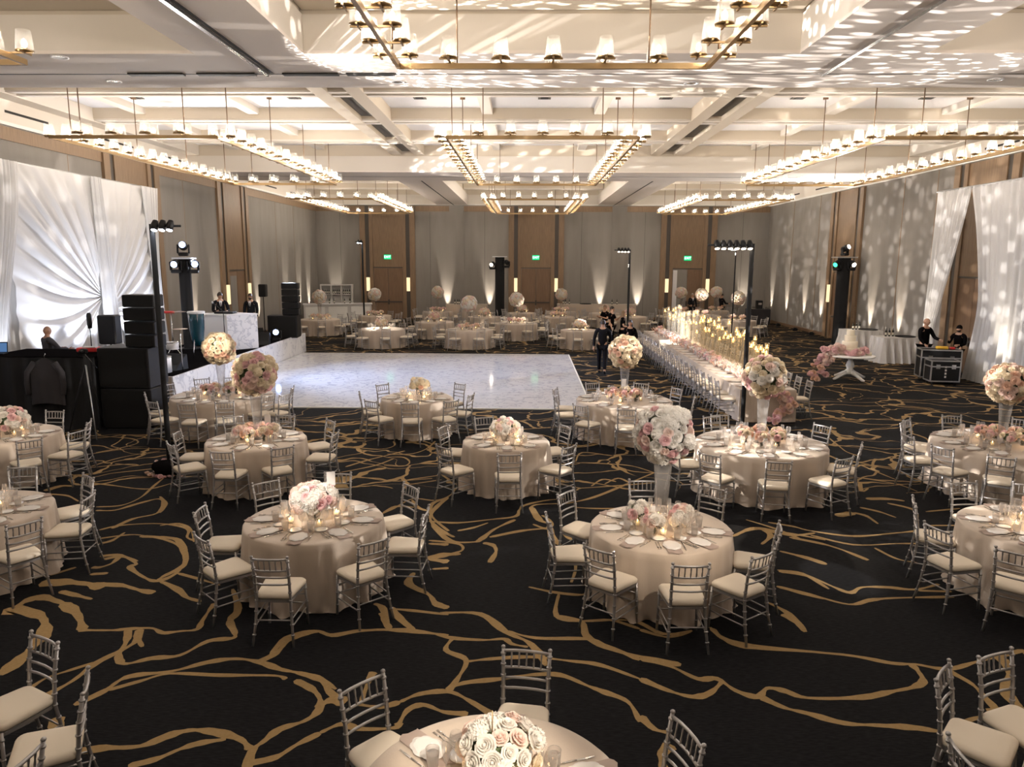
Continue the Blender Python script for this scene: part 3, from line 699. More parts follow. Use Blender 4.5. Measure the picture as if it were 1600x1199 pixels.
# ================================================================== TABLEWARE (shared meshes)
def gl(prof, n=14, m='glass', name='glass'):
    b = MB(); b.lathe(prof, n, cap=False); return b.mesh(name, [m])
TUMB = gl([(.0, .004), (.030, .005), (.034, .03), (.041, .13), (.042, .135), (.038, .13), (.031, .03), (0, .02)], name='tumbler')
WATR = gl([(0, .02), (.0305, .02), (.038, .105), (0, .105)], m='water', name='water')
WINE = gl([(.036, 0), (.034, .005), (.005, .01), (.004, .09), (.012, .10), (.034, .13), (.040, .16), (.036, .20), (.031, .215)], name='wine_glass')
FLUT = gl([(.030, 0), (.028, .004), (.004, .01), (.004, .08), (.014, .10), (.024, .14), (.026, .19), (.022, .235)], name='flute')
fk = MB()
fk.tube([(0, -.10, .004), (0, 0, .004), (0, .04, .006)], [.004, .0025, .006], 6)
for x in (-.007, -.0025, .0025, .007): fk.tube([(x, .04, .006), (x, .075, .004), (x*.9, .10, .005)], .0012, 4)
FORK = fk.mesh('fork', ['steel'])
kn = MB(); kn.tube([(0, -.11, .004), (0, .0, .004)], [.006, .005], 6); kn.add([(-.007, 0, .004), (.006, 0, .004), (.009, .05, .004), (.006, .11, .004), (-.004, .12, .004), (-.007, .05, .004), (0, .05, .007)], [(0, 1, 2, 6), (2, 3, 4, 6), (4, 5, 0, 6)])
KNIFE = kn.mesh('knife', ['steel'])
bp = MB(); bp.lathe([(0, .004), (.045, .004), (.075, .012), (.077, .014), (.045, .008), (0, .007)], 20, cap=False); BREAD = bp.mesh('plate', ['china'])
nk = MB(); nk.grid(lambda u, v: ((u-.5)*.15, (v-.5)*.40+.02*math.sin(u*7), .006+.003*math.sin(u*9+v*6)), 6, 10); nk.grid(lambda u, v: ((u-.5)*.15, (v-.5)*.40+.02*math.sin(u*7), .001), 2, 2)
NAP = nk.mesh('napkin', ['napkin'])
cd = MB(); ring = []
for i in range(32):
    a = 2*PI*i/32; r = 1+.10*abs(math.cos(a*4)); x = r*math.cos(a)*.065; y = r*math.sin(a)*.088; ring.append((x*1.35, y*1.35))
cd.add([(x, y, .011) for x, y in ring]+[(x*.8, y*.8, .019) for x, y in ring]+[(x, y, .009) for x, y in ring], [tuple(range(32, 64))]+[(i, (i+1) % 32, (i+1) % 32+32, i+32) for i in range(32)]+[(i+64, (i+1) % 32+64, (i+1) % 32, i) for i in range(32)])
CARD = cd.mesh('menu_card', ['card'])
vo = MB(); vo.lathe([(.03, 0), (.036, .07), (.038, .075), (.034, .07), (.028, .01), (0, .01)], 14, cap=False); VOT = vo.mesh('votive_cup', ['glass'])
cn = MB(); cn.lathe([(.022, .012), (.022, .045), (0, .047)], 10); VC = cn.mesh('candle', ['wax'])
fm = MB(); fm.lathe([(0, .046), (.007, .055), (.008, .064), (.003, .078), (0, .085)], 8, cap=False); FLAME = fm.mesh('flame', ['flame'])
CAND = .8
HOURS = ['twelve', 'one', 'two', 'three', 'four', 'five', 'six', 'seven', 'eight', 'nine', 'ten', 'eleven']
class Clock:
    """clock position round a table as the camera sees it (twelve is the far side), each used once"""
    def __init__(s): s.used = set()
    def get(s, dx, dy):
        a = (math.degrees(math.atan2(dx, dy)) % 360)/15
        base = round(a) % 24
        for k in (0, 1, -1, 2, -2, 3, -3, 4, -4, 5, -5, 6, 7, 8, 9):
            q = (base+k) % 24
            if q not in s.used:
                s.used.add(q); return ('half past ' if q % 2 else '')+HOURS[q//2]+('' if q % 2 else " o'clock")
# ================================================================== FLOWERS (shared bloom meshes)
def rose_mesh(name, m_, seed, layers=4, m2=None):
    r = random.Random(seed); b = MB()
    for L_ in range(layers):
        k = (L_+1)/layers; npet = 3+L_; op = .25+.85*k
        for i in range(npet):
            a0 = 2*PI*i/npet+L_*.7+r.uniform(-.15, .15); wd = 1.25*PI/npet*1.25
            R = .30+.70*k; H = .95-.42*k+r.uniform(-.04, .04)
            R = (.34, .54, .76, 1.0)[L_]; H = (.80, .74, .60, .40)[L_]+r.uniform(-.04, .04); rz_ = r.uniform(0, 6); wd = (1.5, 1.25, 1.1, 1.0)[L_]*1.15*PI/npet
            def fn(u, v, a0=a0, wd=wd, R=R, H=H, k=k, rz_=rz_):
                e = abs(u-.5)*2
                a = a0+(u-.5)*2*wd*(.7+.3*math.sin(v*2.4))*(1-.25*v**4)
                rad = R*(.50+.42*math.sin(v*1.5))+.10*k*v**4+.03*math.sin(u*8+rz_)*v
                z = -.10+(H+.10)*math.sin(v*1.45)**.9*(1-.10*e*e)-.12*k*v**5
                return (rad*math.cos(a), rad*math.sin(a), z)
            b.grid(fn, 4, 4)
    b.ball((0, 0, .42), (.20, .20, .36), 8, 6); b.lathe([(.1, -.15), (.60, .0), (.40, .25), (.2, .45)], 9)
    return b.mesh(name, [m_])
def fluff_mesh(name, m_, seed):
    """hydrangea or peony head: many little ruffled florets over a dome"""
    r = random.Random(seed); b = MB(); b.ball((0, 0, .15), (.8, .8, .62), 10, 6)
    for i in range(60):
        t = math.acos(1-(i+.5)/60*1.05); p = i*2.39996
        d = Vector((math.sin(t)*math.cos(p), math.sin(t)*math.sin(p), math.cos(t))); c = Vector((d.x*.88, d.y*.88, .15+d.z*.70))
        q = Vector((0, 0, 1)).rotation_difference((d+Vector((r.gauss(0, .3), r.gauss(0, .3), r.gauss(0, .2)))).normalized()); s_ = .20+r.uniform(-.04, .05); ro = r.uniform(0, 2); c = c*(1+r.uniform(-.06, .05))
        for k in range(4):
            a = ro+k*PI/2; e = a+PI/2
            pts = [Vector((0, 0, .02)), Vector((math.cos(a)*.8, math.sin(a)*.8, .10))*s_, Vector((math.cos(a+PI/4)*1.15, math.sin(a+PI/4)*1.15, .34+r.uniform(0, .3)))*s_, Vector((math.cos(e)*.8, math.sin(e)*.8, .10))*s_]
            b.add([c+q @ x for x in pts], [(0, 1, 2, 3)])
    return b.mesh(name, [m_])
BL = {}
for c_ in ('white', 'blush', 'pink', 'peach', 'cream'):
    BL[c_] = [rose_mesh(c_+'_rose', c_+'_p', hash(c_) % 97*0+len(c_)+i) for i in range(2)]
    BL[c_+'f'] = [fluff_mesh(c_+'_hydrangea', c_+'_p', len(c_)+3)]
def leafball(r, n=40, seed=1):
    b = MB(); rr = random.Random(seed); b.ball((0, 0, 0), r*.86, 14, 10)
    for i in range(n):
        d = Vector((rr.gauss(0, 1), rr.gauss(0, 1), rr.gauss(0, 1))).normalized(); q = Vector((0, 0, 1)).rotation_difference(d)
        s_ = r*.16; a = rr.uniform(0, 6)
        pts = [Vector((0, 0, r*.86)), Vector((s_*math.cos(a+.5), s_*math.sin(a+.5), r*.95)), Vector((2*s_*math.cos(a), 2*s_*math.sin(a), r*1.02)), Vector((s_*math.cos(a-.5), s_*math.sin(a-.5), r*.95))]
        b.add([q @ p for p in pts], [(0, 1, 2, 3)])
    return b
LEAFB = leafball(1.0).mesh('foliage', ['leaf'])
def blooms(parent, c, R, n, size, pal, seed, zmin=-1.0, squash=1.0, full=True, name='rose', leaf=True, owner_inv=None):
    """n blooms facing outward over a dome or ball round c"""
    r = random.Random(seed)
    if leaf and full:
        o = inst('foliage', LEAFB, parent, c); o.scale = (R*.84, R*.84, R*.84*squash)
    far = None
    if not full: far = MB(); cols = []
    k = 0
    for i in range(n):
        z = 1-(i+.5)/n*(1-zmin); t = math.acos(max(-1, min(1, z))); p = i*2.39996+r.uniform(-.12, .12)
        d = Vector((math.sin(t)*math.cos(p), math.sin(t)*math.sin(p), math.cos(t)))
        kind = r.choice(pal); me = r.choice(BL[kind]); s_ = size*r.uniform(.86, 1.18)*(1.22 if kind.endswith('f') else 1)
        pos = Vector(c)+Vector((d.x*R, d.y*R, d.z*R*squash))-d*s_*.38+d*r.uniform(-.022, .016)
        q = Vector((0, 0, 1)).rotation_difference(d) @ Matrix.Rotation(r.uniform(0, 6.28), 3, 'Z').to_quaternion()
        if full:
            nm_ = 'hydrangea' if kind.endswith('f') else 'rose'
            o = inst(nm_, me, parent, pos); o.rotation_mode = 'QUATERNION'; o.rotation_quaternion = q; o.scale = (s_, s_, s_)
            k += 1
        else:
            mi = {'white': 0, 'blush': 1, 'pink': 2, 'peach': 3, 'cream': 4}[kind.rstrip('f')]; far.k = mi
            L_ = []
            far.lathe([(s_*.25, -s_*.1), (s_*.85, s_*.15), (s_*.95, s_*.45), (s_*.55, s_*.72), (s_*.35, s_*.55), (0, s_*.75)], 7, pos, True, False, d)
    if not full:
        far.k = 4; far.ball(c, (R*.80, R*.80, R*.80*squash), 12, 8)
        o = far.build('blooms', ['white_p', 'blush_p', 'pink_p', 'peach_p', 'cream_p', 'leaf'], parent); o['kind'] = 'stuff'
    return k
def vase_tall(h, r0=.055, r1=.105):
    b = MB()
    def fn(u, v):
        a = u*2*PI; r = (r0+(r1-r0)*v**1.3)*(1+.035*math.cos(a*12))
        return (r*math.cos(a), r*math.sin(a), v*h)
    b.grid(fn, 48, 8, closed=True); b.lathe([(0, .0), (r0*1.2, 0), (r0*1.2, .012), (0, .02)], 20); return b
VT = {}
def tall(x, y, zb, zc, R, label, pal, seed, full=True, n=92, size=None):
    t = thing('tall_floral_centerpiece', label, 'flower arrangement', (x, y, zb), 0, 'tall centrepieces with flower balls on glass vases')
    h = round(zc-zb-R*.72, 2)
    if h not in VT: VT[h] = vase_tall(h).mesh('glass_vase', ['vase'])
    inst('glass_vase', VT[h], t)
    blooms(t, (0, 0, zc-zb), R*.90, n if full else 62, size or R*.25, pal, seed, full=full)
    return t
VL = MB(); VL.lathe([(0, 0), (.06, 0), (.075, .05), (.085, .12), (.095, .15), (.09, .15), (.08, .12), (.068, .05), (0, .01)], 24, cap=False); VLM = VL.mesh('glass_vase', ['vase'])
VS = MB(); VS.lathe([(0, 0), (.03, 0), (.042, .03), (.040, .06), (.028, .085), (.03, .095), (.025, .085), (.036, .05), (0, .008)], 16, cap=False); VSM = VS.mesh('bud_vase', ['vase'])
STM = MB()
for i in range(9):
    a = i*.7; STM.tube([(.015*math.cos(a), .015*math.sin(a), .01), (.03*math.cos(a+1), .03*math.sin(a+1), .12)], .003, 5)
STEMS = STM.mesh('stems', ['leaf'])
def low(x, y, zb, R, label, pal, seed, full=True, h=.15, n=34, size=.062):
    t = thing('low_floral_centerpiece', label, 'flower arrangement', (x, y, zb), 0, 'low centrepieces of roses')
    o = inst('glass_vase', VLM, t); o.scale.z = h/.15
    if full: inst('stems', STEMS, t)
    blooms(t, (0, 0, h+R*.42), R, n if full else 26, size, pal, seed, zmin=-.45, squash=.72, full=full)
    return t
def small(x, y, zb, label, pal, seed, full=True, R=.09):
    t = thing('small_bouquet', label, 'flower arrangement', (x, y, zb), 0, 'small bouquets round the centrepieces')
    inst('bud_vase', VSM, t)
    if full: inst('stems', STEMS, t)
    blooms(t, (0, 0, .12+R*.3), R, 9 if full else 8, .058, pal, seed, zmin=-.2, squash=.7, full=full)
    return t
def votive(x, y, zb, label, glow=0):
    t = thing('votive_candle', label, 'candle', (x, y, zb), 0, 'votive candles on the tables')
    inst('glass_cup', VOT, t); c = inst('candle', VC, t); inst('flame', FLAME, c)
    if glow: light('POINT', 'candle_glow', (x, y, zb+.10), glow, (1, .62, .30), shadow_soft_size=.03)

# ================================================================== ROUND TABLES
def cloth_mesh(R, seed):
    r = random.Random(seed); ph = [r.uniform(0, 6.28) for _ in range(6)]; b = MB(); nu = 168
    rows = [(.0, 0), (.5, 0), (.9, 0), (.985, 0), (1.0, 0), (1.0, .02), (1.0, .10), (1.0, .22), (1.0, .38), (1.0, .55), (1.0, .68), (1.0, .74), (1.0, .757)]
    def fold(a): return .5*math.sin(9*a+ph[0]+.8*math.sin(2*a+ph[5]))+.38*math.sin(16*a+ph[1]+1.2*math.sin(3*a+ph[4]))+.16*math.sin(31*a+ph[2])
    vs = []
    for j, (k, dz) in enumerate(rows):
        for i in range(nu):
            a = 2*PI*i/nu; t = max(0, dz)/.757
            f = fold(a); rad = R*k
            if j >= 4: rad = R+.012*(j > 4)+.035*t+.080*(t**.7)*f*(j > 4)+.06*max(0, t-.86)*7*(.55+.6*math.sin(7*a+ph[3]))*.5
            z = .762-dz if j > 4 else .762-(.006 if j == 4 else 0)
            if j == len(rows)-1: z = .006; rad += .02*math.sin(23*a+ph[5])
            vs.append((rad*math.cos(a), rad*math.sin(a), z))
    f = [(j*nu+i, j*nu+(i+1) % nu, (j+1)*nu+(i+1) % nu, (j+1)*nu+i) for j in range(len(rows)-1) for i in range(nu)]
    b.add(vs, f, True); return b.mesh('tablecloth', ['linen'])
CLM = {}
def table_obj(x, y, R, label, seed):
    t = thing('round_table', label, 'table', (x, y, 0), 0, 'round tables under champagne cloths')
    key = (round(R, 1), seed % 3)
    if key not in CLM: CLM[key] = cloth_mesh(round(R, 1)-.02, seed)
    o = inst('tablecloth', CLM[key], t); k = R/(round(R, 1)-.02); o.scale = (k, k, 1); o.rotation_euler.z = seed*1.3
    return t
Z0 = .764
TOP = .764
def setting(cx, cy, R, ang, desc, clock, full=True, rnd=random.Random(3)):
    """one place at the table; ang = world direction of the seat from the centre"""
    d = Vector((math.cos(ang), math.sin(ang), 0)); s = Vector((-d.y, d.x, 0)); rz = ang+PI/2
    if full:
        p = Vector((cx, cy, TOP))+d*(R-.20)
        o = inst('napkin', NAP, None, p, rz); tag(o, 'taupe napkin at the %s place of %s' % (clock, desc), 'napkin', 'napkins laid at the places')
        o = inst('menu_card', CARD, None, p+d*.0, rz); o.location.z = TOP+.001; tag(o, 'white scalloped menu card, %s place of %s' % (clock, desc), 'menu card', 'menu cards laid on the napkins')
        for k in (0, 1):
            q = p-s*(.125+.03*k); o = inst('fork', FORK, None, q, ang+PI/2+PI); tag(o, '%s fork at the %s place of %s' % (('inner', 'outer')[k], clock, desc), 'fork', 'forks')
        q = p+s*.125; o = inst('knife', KNIFE, None, q, ang+PI/2+PI); tag(o, 'steel knife at the %s place of %s' % (clock, desc), 'knife', 'knives')
        q = Vector((cx, cy, TOP))+d*(R-.40)-s*.10; o = inst('bread_plate', BREAD, None, q); tag(o, 'small white plate, %s place of %s' % (clock, desc), 'plate', 'bread plates')
    c = Vector((cx, cy, TOP))+d*(R-.36)+s*.06
    t = thing('water_glass', 'water tumbler, %s place of %s' % (clock, desc), 'glass', c+s*.03, 0, 'water tumblers') if full else None
    if full: inst('tumbler', TUMB, t); inst('water', WATR, t)
    c2 = Vector((cx, cy, TOP))+d*(R-.43)-s*.03
    o = inst('wine_glass', WINE, None, c2); tag(o, 'wine glass, %s place of %s' % (clock, desc), 'wine glass', 'wine glasses')
    c3 = Vector((cx, cy, TOP))+d*(R-.46)+s*.07
    o = inst('champagne_flute', FLUT, None, c3); tag(o, 'champagne flute, %s place of %s' % (clock, desc), 'champagne flute', 'champagne flutes')
def seats_of(cx, cy, R, picks):
    out = []
    for k, px, py in picks:
        if k == 's':
            p = at(px, py, .47)
        elif k == 'b':
            p = at(px, py, .90); d = (Vector((cx, cy, 0))-Vector((p.x, p.y, 0))).normalized(); p = p+d*.26
        elif k == 'a':      # angle in degrees, radius offset
            a = math.radians(px); p = Vector((cx+(R+py)*math.cos(a), cy+(R+py)*math.sin(a), 0))
        v = Vector((p.x-cx, p.y-cy, 0))
        if v.length < R+.20: v = v.normalized()*(R+.20)
        if v.length > R+.42: v = v.normalized()*(R+.42)
        out.append((cx+v.x, cy+v.y, math.atan2(v.y, v.x)))
    return out
WP = ['white', 'whitef', 'whitef', 'blush', 'white']; BP = ['blush', 'white', 'cream', 'pink', 'blushf']; PP = ['peach', 'blush', 'pink', 'cream']; CR = ['cream', 'cream', 'peach', 'white', 'creamf']
near = [
 (-2.42, 8.04, .77, 'near left big bouquet table', [('s', 351, 851), ('s', 356, 891), ('s', 437, 922), ('s', 566, 896), ('s', 632, 854), ('s', 616, 818), ('b', 415, 753), ('b', 528, 740)], 'lowbig'),
 (1.53, 7.92, .77, 'near right white ball table', [('s', 910, 829), ('s', 891, 867), ('s', 955, 909), ('s', 1067, 931), ('s', 1155, 917), ('s', 1176, 879), ('b', 1004, 751), ('b', 1115, 762)], 'tall'),
 (-.32, 11.84, .70, 'middle domed bouquet table', [('s', 715, 708), ('s', 713, 736), ('s', 795, 748), ('s', 869, 735), ('s', 863, 706), ('a', 110, .3)], 'dome'),
 (3.87, 11.84, 1.03, 'big table right of centre', [('s', 1073, 726), ('s', 1118, 749), ('s', 1210, 759), ('s', 1294, 754), ('s', 1315, 735), ('b', 1112, 651), ('b', 1279, 666), ('a', 100, .3)], 'tallr'),
 (-4.45, 11.79, .79, 'candlelit table left of centre', [('s', 304, 715), ('s', 296, 732), ('s', 360, 742), ('s', 435, 736), ('s', 497, 698), ('s', 502, 716), ('b', 364, 651), ('b', 446, 649)], 'talll'),
 (-2.35, 15.62, .76, 'dance floor edge table', [('s', 583, 645), ('s', 594, 656), ('s', 643, 659), ('s', 695, 656), ('s', 719, 647), ('b', 597, 601), ('b', 719, 600)], 'compote'),
 (-6.65, 15.75, 1.05, 'big table before the stage', [('s', 250, 646), ('s', 257, 657), ('s', 301, 661), ('s', 352, 658), ('s', 440, 636), ('s', 436, 647), ('b', 262, 601), ('b', 315, 592), ('b', 362, 590), ('b', 417, 618)], 'tallb'),
 (2.11, 15.53, 1.01, 'big dance floor corner table', [('s', 884, 639), ('s', 885, 649), ('s', 916, 664), ('s', 978, 671), ('b', 1056, 607), ('b', 1084, 621), ('b', 930, 600), ('b', 999, 601)], 'tallc'),
 (7.88, 12.0, 1.03, 'far right peach ball table', [('s', 1446, 703), ('s', 1438, 720), ('s', 1473, 740), ('s', 1560, 763), ('b', 1438, 660), ('b', 1506, 657), ('b', 1600, 656)], 'tallf'),
 (5.80, 8.05, .78, 'right edge low bouquet table', [('s', 1461, 841), ('s', 1488, 880), ('s', 1583, 922), ('b', 1524, 762), ('a', 60, .3)], 'lowr'),
 (-8.80, 12.0, .80, 'left edge low bouquet table', [('s', 114, 698), ('s', 104, 712), ('s', 43, 725), ('b', 84, 643), ('b', -10, 640)], 'lowl'),
 (-6.50, 8.2, .80, 'left edge table without flowers', [('s', 108, 802), ('s', 108, 830), ('s', 28, 868), ('b', 35, 730)], 'none'),
 (-.17, 3.66, .77, 'bottom edge table', [('s', 603, 1185), ('b', 823, 1016), ('a', 20, .22)], 'bottom'),
 (-4.20, 3.90, .76, 'bottom left corner table', [('s', 22, 1108), ('s', 74, 1172), ('a', -8, .34)], 'off'),
 (3.90, 3.90, .76, 'bottom right corner table', [('a', 138, .30), ('a', 180, .32), ('b', 1605, 1048)], 'off')]
g = random.Random(11)
for ti, (cx, cy, R, desc, picks, kind) in enumerate(near):
    t = table_obj(cx, cy, R, {'lowbig': 'round table with big low white and pink bouquet, left of the near pair', 'tall': 'round table with tall white flower ball, nearest the camera on the right'}.get(kind, 'round cloth-covered '+('table, ' if 'table' not in desc else '')+desc), ti)
    ck = Clock(); angs = []
    for x, y, a in seats_of(cx, cy, R, picks):
        h = ck.get(x-cx, y-cy)
        chair(x, y, a+PI/2, 'silver chair with ivory cushion, %s side of %s' % (h, desc), 'silver ballroom chairs at the round tables')
        angs.append((a, h))
    # places: in front of every chair, plus the hidden far ones
    for a, h in angs:
        if kind == 'off': continue
        setting(cx, cy, R, a, desc, h)
    if kind not in ('off',):
        for a in [i*2*PI/9 for i in range(9)]:
            if all(abs((a-b+PI) % (2*PI)-PI) > .52 for b, _ in angs):
                h = ck.get(math.cos(a), math.sin(a)); setting(cx, cy, R, a, desc, h); angs.append((a, h))
    if kind != 'off':
        for i in range(4):
            a = i*PI/2+.5+ti; r = .26 if R < .9 else .36
            votive(cx+r*math.cos(a), cy+r*math.sin(a), TOP, 'lit votive candle, %s of the bouquet on %s' % (['front', 'right', 'back', 'left'][int(((a+PI*.75) % (2*PI))//(PI/2))], desc), glow=CAND*(1.0 if i % 2 == 0 else 0))
    if kind == 'lowbig': low(cx, cy, TOP, .25, 'big low bouquet of white and pink roses in glass vase', ['white', 'whitef', 'pink', 'blush', 'blushf', 'white'], 5, h=.14, n=46, size=.062)
    elif kind == 'tall':
        tall(cx, cy, TOP, 1.84, .34, 'tall fluted vase with huge white and pink flower ball', ['whitef', 'white', 'white', 'pink', 'whitef', 'pink', 'blush'], 8, n=98, size=.062)
        for i, (dx, dy) in enumerate(((-.26, .06), (-.12, -.24), (.14, -.16), (.25, .10))): small(cx+dx, cy+dy, TOP, 'small blush bouquet, %s from left, under the huge white ball' % ORD[i], ['blush', 'white', 'pink', 'whitef'], 20+i, R=.13 if i == 0 else .10)
    elif kind == 'dome': low(cx, cy, TOP, .22, 'domed bouquet of blush and white roses on middle table', ['blush', 'white', 'pink', 'cream', 'whitef'], 9, h=.12, n=48, size=.05)
    elif kind == 'compote': low(cx+.06, cy, TOP, .20, 'cream rose bouquet raised on a vase by the dance floor', CR, 12, h=.20, n=28, size=.062)
    elif kind == 'lowr': low(cx+.12, cy, TOP, .26, 'low blush bouquet on the table cut by right edge', BP, 14, n=36)
    elif kind == 'lowl': low(cx+.05, cy, TOP, .30, 'low white and blush bouquet at the left picture edge', ['white', 'blush', 'white', 'pink', 'whitef'], 15, n=46, h=.12)
    elif kind == 'bottom': low(cx+.04, cy+.10, TOP, .23, 'low white and blush rose bouquet at the bottom edge', ['white', 'blush', 'whitef', 'white', 'cream'], 16, n=38, h=.13, size=.058)
    elif kind.startswith('tall'):
        nmz = {'tallr': 'cream and blush flower ball on tall vase, right of centre', 'talll': 'cream and blush flower ball on tall vase, left of centre', 'tallb': 'round cream flower ball on tall vase before the stage', 'tallc': 'yellowish cream flower ball on tall vase behind the dance floor corner', 'tallf': 'peach and cream flower ball on tall vase at right edge'}[kind]
        zc = {'tallr': 1.86, 'talll': 1.86, 'tallb': 1.79, 'tallc': 1.80, 'tallf': 1.76}[kind]
        tall(cx+(.03 if kind == 'talll' else 0), cy, TOP, zc, .37 if kind != 'tallf' else .35, nmz, {'tallr': ['cream', 'blush', 'cream', 'white', 'pink'], 'talll': ['cream', 'creamf', 'blush', 'cream', 'pink'], 'tallf': ['peach', 'cream', 'creamf', 'blush']}.get(kind, ['cream', 'creamf', 'peach', 'cream']), 30+ti, n=80, size=.075)
        for i in range(6):
            a = i*PI/3+.3; r = .30 if R > .9 else .24
            small(cx+r*math.cos(a), cy+r*math.sin(a)*.9, TOP, 'small peach bouquet, %s round the vase, %s' % (Clock().get(math.cos(a), math.sin(a)), desc), PP, 60+ti*7+i, R=.12)

# far tables: 'desc', x, y, R, kind
far = [('A', 596, 514, .97, 'low'), ('B', 733, 515, .99, 'tall'), ('C', 906, 516, .81, 'low'), ('D', 500, 499, .95, 'tall'), ('E', 679, 503, .90, 'low'), ('F', 807, 505, .98, 'tall'),
       ('G', 872, 495, .85, 'small'), ('H', 586, 493, .85, 'tall'), ('I', 684, 487, .85, 'tall'), ('J', 757, 495, .85, 'low'), ('K', 815, 489, .8, 'low'), ('L', 872, 484, .85, 'tall'), ('M', 929, 489, .85, 'low'),
       ('N', 985, 495, .9, 'low'), ('O', 1052, 484, .85, 'tall'), ('P', 1085, 490, .95, 'tall'), ('Q', 1131, 498, .9, 'tall'), ('R', 1078, 482, .75, 'tall')]
FD = {'A': 'front far table, leftmost', 'B': 'front far table with tall ball', 'C': 'front far table, right end', 'D': 'far table beside stage end', 'E': 'second row far table, left', 'F': 'second row far table, right', 'G': 'far table left of staff', 'H': 'far table before left door', 'I': 'far table left of linen bar', 'J': 'far table with bright glasses', 'K': 'far table before middle door', 'L': 'rear table right of middle door', 'M': 'far table behind the staff', 'N': 'far table right of staff', 'O': 'rear table before right door', 'P': 'table behind candle cylinders, left', 'Q': 'table behind candle cylinders, right', 'R': 'rearmost table near right door'}
COS = [0]
placed = []
for i, (k, px, py, R, kind) in enumerate(far):
    p = at(px, py, .76)
    if k in 'OR': p = Vector((9.0 if k == 'O' else 10.6, 43.2 if k == 'O' else 43.9, 0))
    if k == 'P': p = Vector((9.55, 40.6, 0))
    if k == 'L': p = Vector((1.95, 42.6, 0))
    if k == 'Q': p = Vector((10.6, 37.2, 0))
    for q, rq in placed:        # keep neighbours clear of each other
        dd = Vector((p.x-q.x, p.y-q.y, 0)); need = R+rq+.9
        if dd.length < need: dd.normalize(); p = Vector((q.x+dd.x*need, q.y+dd.y*need, 0))
    placed.append((Vector((p.x, p.y, 0)), R))
    cx, cy = p.x, p.y; desc = FD[k]
    table_obj(cx, cy, R, 'round cloth-covered table, '+FD[k], i+20)
    n = 8; ck = Clock(); off = g.uniform(0, .7)
    for j in range(n):
        a = 2*PI*j/n+off; x, y = cx+(R+.33)*math.cos(a), cy+(R+.33)*math.sin(a)
        hh = ck.get(math.cos(a), math.sin(a))
        chair(x, y, a+PI/2, 'silver chair, %s side of %s' % (hh, desc), 'silver ballroom chairs at the far round tables', full=False)
        if COS[0] < 90:
            setting(cx, cy, R, a, desc, hh, full=False); COS[0] += 1
    if kind == 'tall': tall(cx, cy, TOP, 1.86 if k != 'L' else 1.75, .36, 'blush flower ball on tall vase, '+FD[k], ['white', 'cream', 'white', 'blush', 'blush'], 90+i, full=False)
    if kind in ('low',): low(cx, cy, TOP, .27, 'low blush bouquet, '+FD[k], BP if k != 'A' else ['white', 'blush', 'cream'], 120+i, full=False)
    if kind in ('tall', 'small'):
        for j in range(4):
            a = j*PI/2+.4; small(cx+.34*math.cos(a), cy+.3*math.sin(a), TOP, 'small peach bouquet, %s side, %s' % (['right', 'rear', 'left', 'front'][j], FD[k]), PP, 150+i*5+j, full=False, R=.13)
    for j in range(2):
        a = j*PI+.9; votive(cx+.42*math.cos(a), cy+.42*math.sin(a), TOP, 'lit votive candle, %s one, %s' % (['rear', 'front'][j], FD[k]), glow=.0 if j else CAND*1.2)

# ================================================================== LONG HEAD TABLE
HX0, HX1, HY0, HY1 = 5.0, 6.28, 16.95, 31.2
t = thing('head_table', 'very long straight head table under champagne cloths with candle cylinders', 'table', (0, 0, 0))
mb = MB(); n = 230
peri = []
def side(p, q, k): return [(Vector(p).lerp(Vector(q), i/k)) for i in range(k)]
per = side((HX0, HY0), (HX1, HY0), 16)+side((HX1, HY0), (HX1, HY1), 150)+side((HX1, HY1), (HX0, HY1), 16)+side((HX0, HY1), (HX0, HY0), 150)
cx, cy = (HX0+HX1)/2, (HY0+HY1)/2; vs = []
for j, dz in enumerate((0, .02, .2, .45, .70, .757)):
    for i, p in enumerate(per):
        nx = -1 if p.x < HX0+.01 else (1 if p.x > HX1-.01 else 0); ny = -1 if p.y < HY0+.01 else (1 if p.y > HY1-.01 else 0)
        o = .004 if j == 0 else .012+dz*.10*(.5+.5*math.sin(p.y*10.6+p.x*9))*.9
        vs.append((p.x+nx*o, p.y+ny*o, .762-dz))
nn = len(per); f = [(j*nn+i, j*nn+(i+1) % nn, (j+1)*nn+(i+1) % nn, (j+1)*nn+i) for j in range(5) for i in range(nn)]
mb.add(vs, [tuple(range(nn))]+[tuple(reversed(x)) for x in f], False); mb.build('tablecloth', ['linen'], t)
for s, x, rz, nm_, n in (('left', HX0-.16, -PI/2, 'near', 21), ('right', HX1+.16, PI/2, 'near', 21)):
    for i in range(n):
        y = HY0+.42+i*.66
        if y > HY1-.2: break
        chair(x+(-.05 if s == 'left' else .05)+g.uniform(-.02, .02), y, rz, 'silver chair on %s side of head table, %s from near end' % (s, ORD[i]), 'silver chairs along the head table', full=i < 8)
        if s == 'left' or i < 6:
            p = Vector((HX0+.20 if s == 'left' else HX1-.2, y, TOP)); o = inst('napkin', NAP, None, p, rz); tag(o, 'taupe napkin on %s side of head table, %s from near end' % (s, ORD[i]), 'napkin', 'napkins laid at the places')
            o = inst('menu_card', CARD, None, p+Vector((0, 0, .001)), rz); tag(o, 'menu card on %s side of head table, %s from near end' % (s, ORD[i]), 'menu card', 'menu cards laid on the napkins')
        if s == 'left':
            o = inst('wine_glass', WINE, None, (HX0+.40, y+.1, TOP)); tag(o, 'wine glass along the head table, %s from near end' % ORD[i], 'wine glass', 'wine glasses')
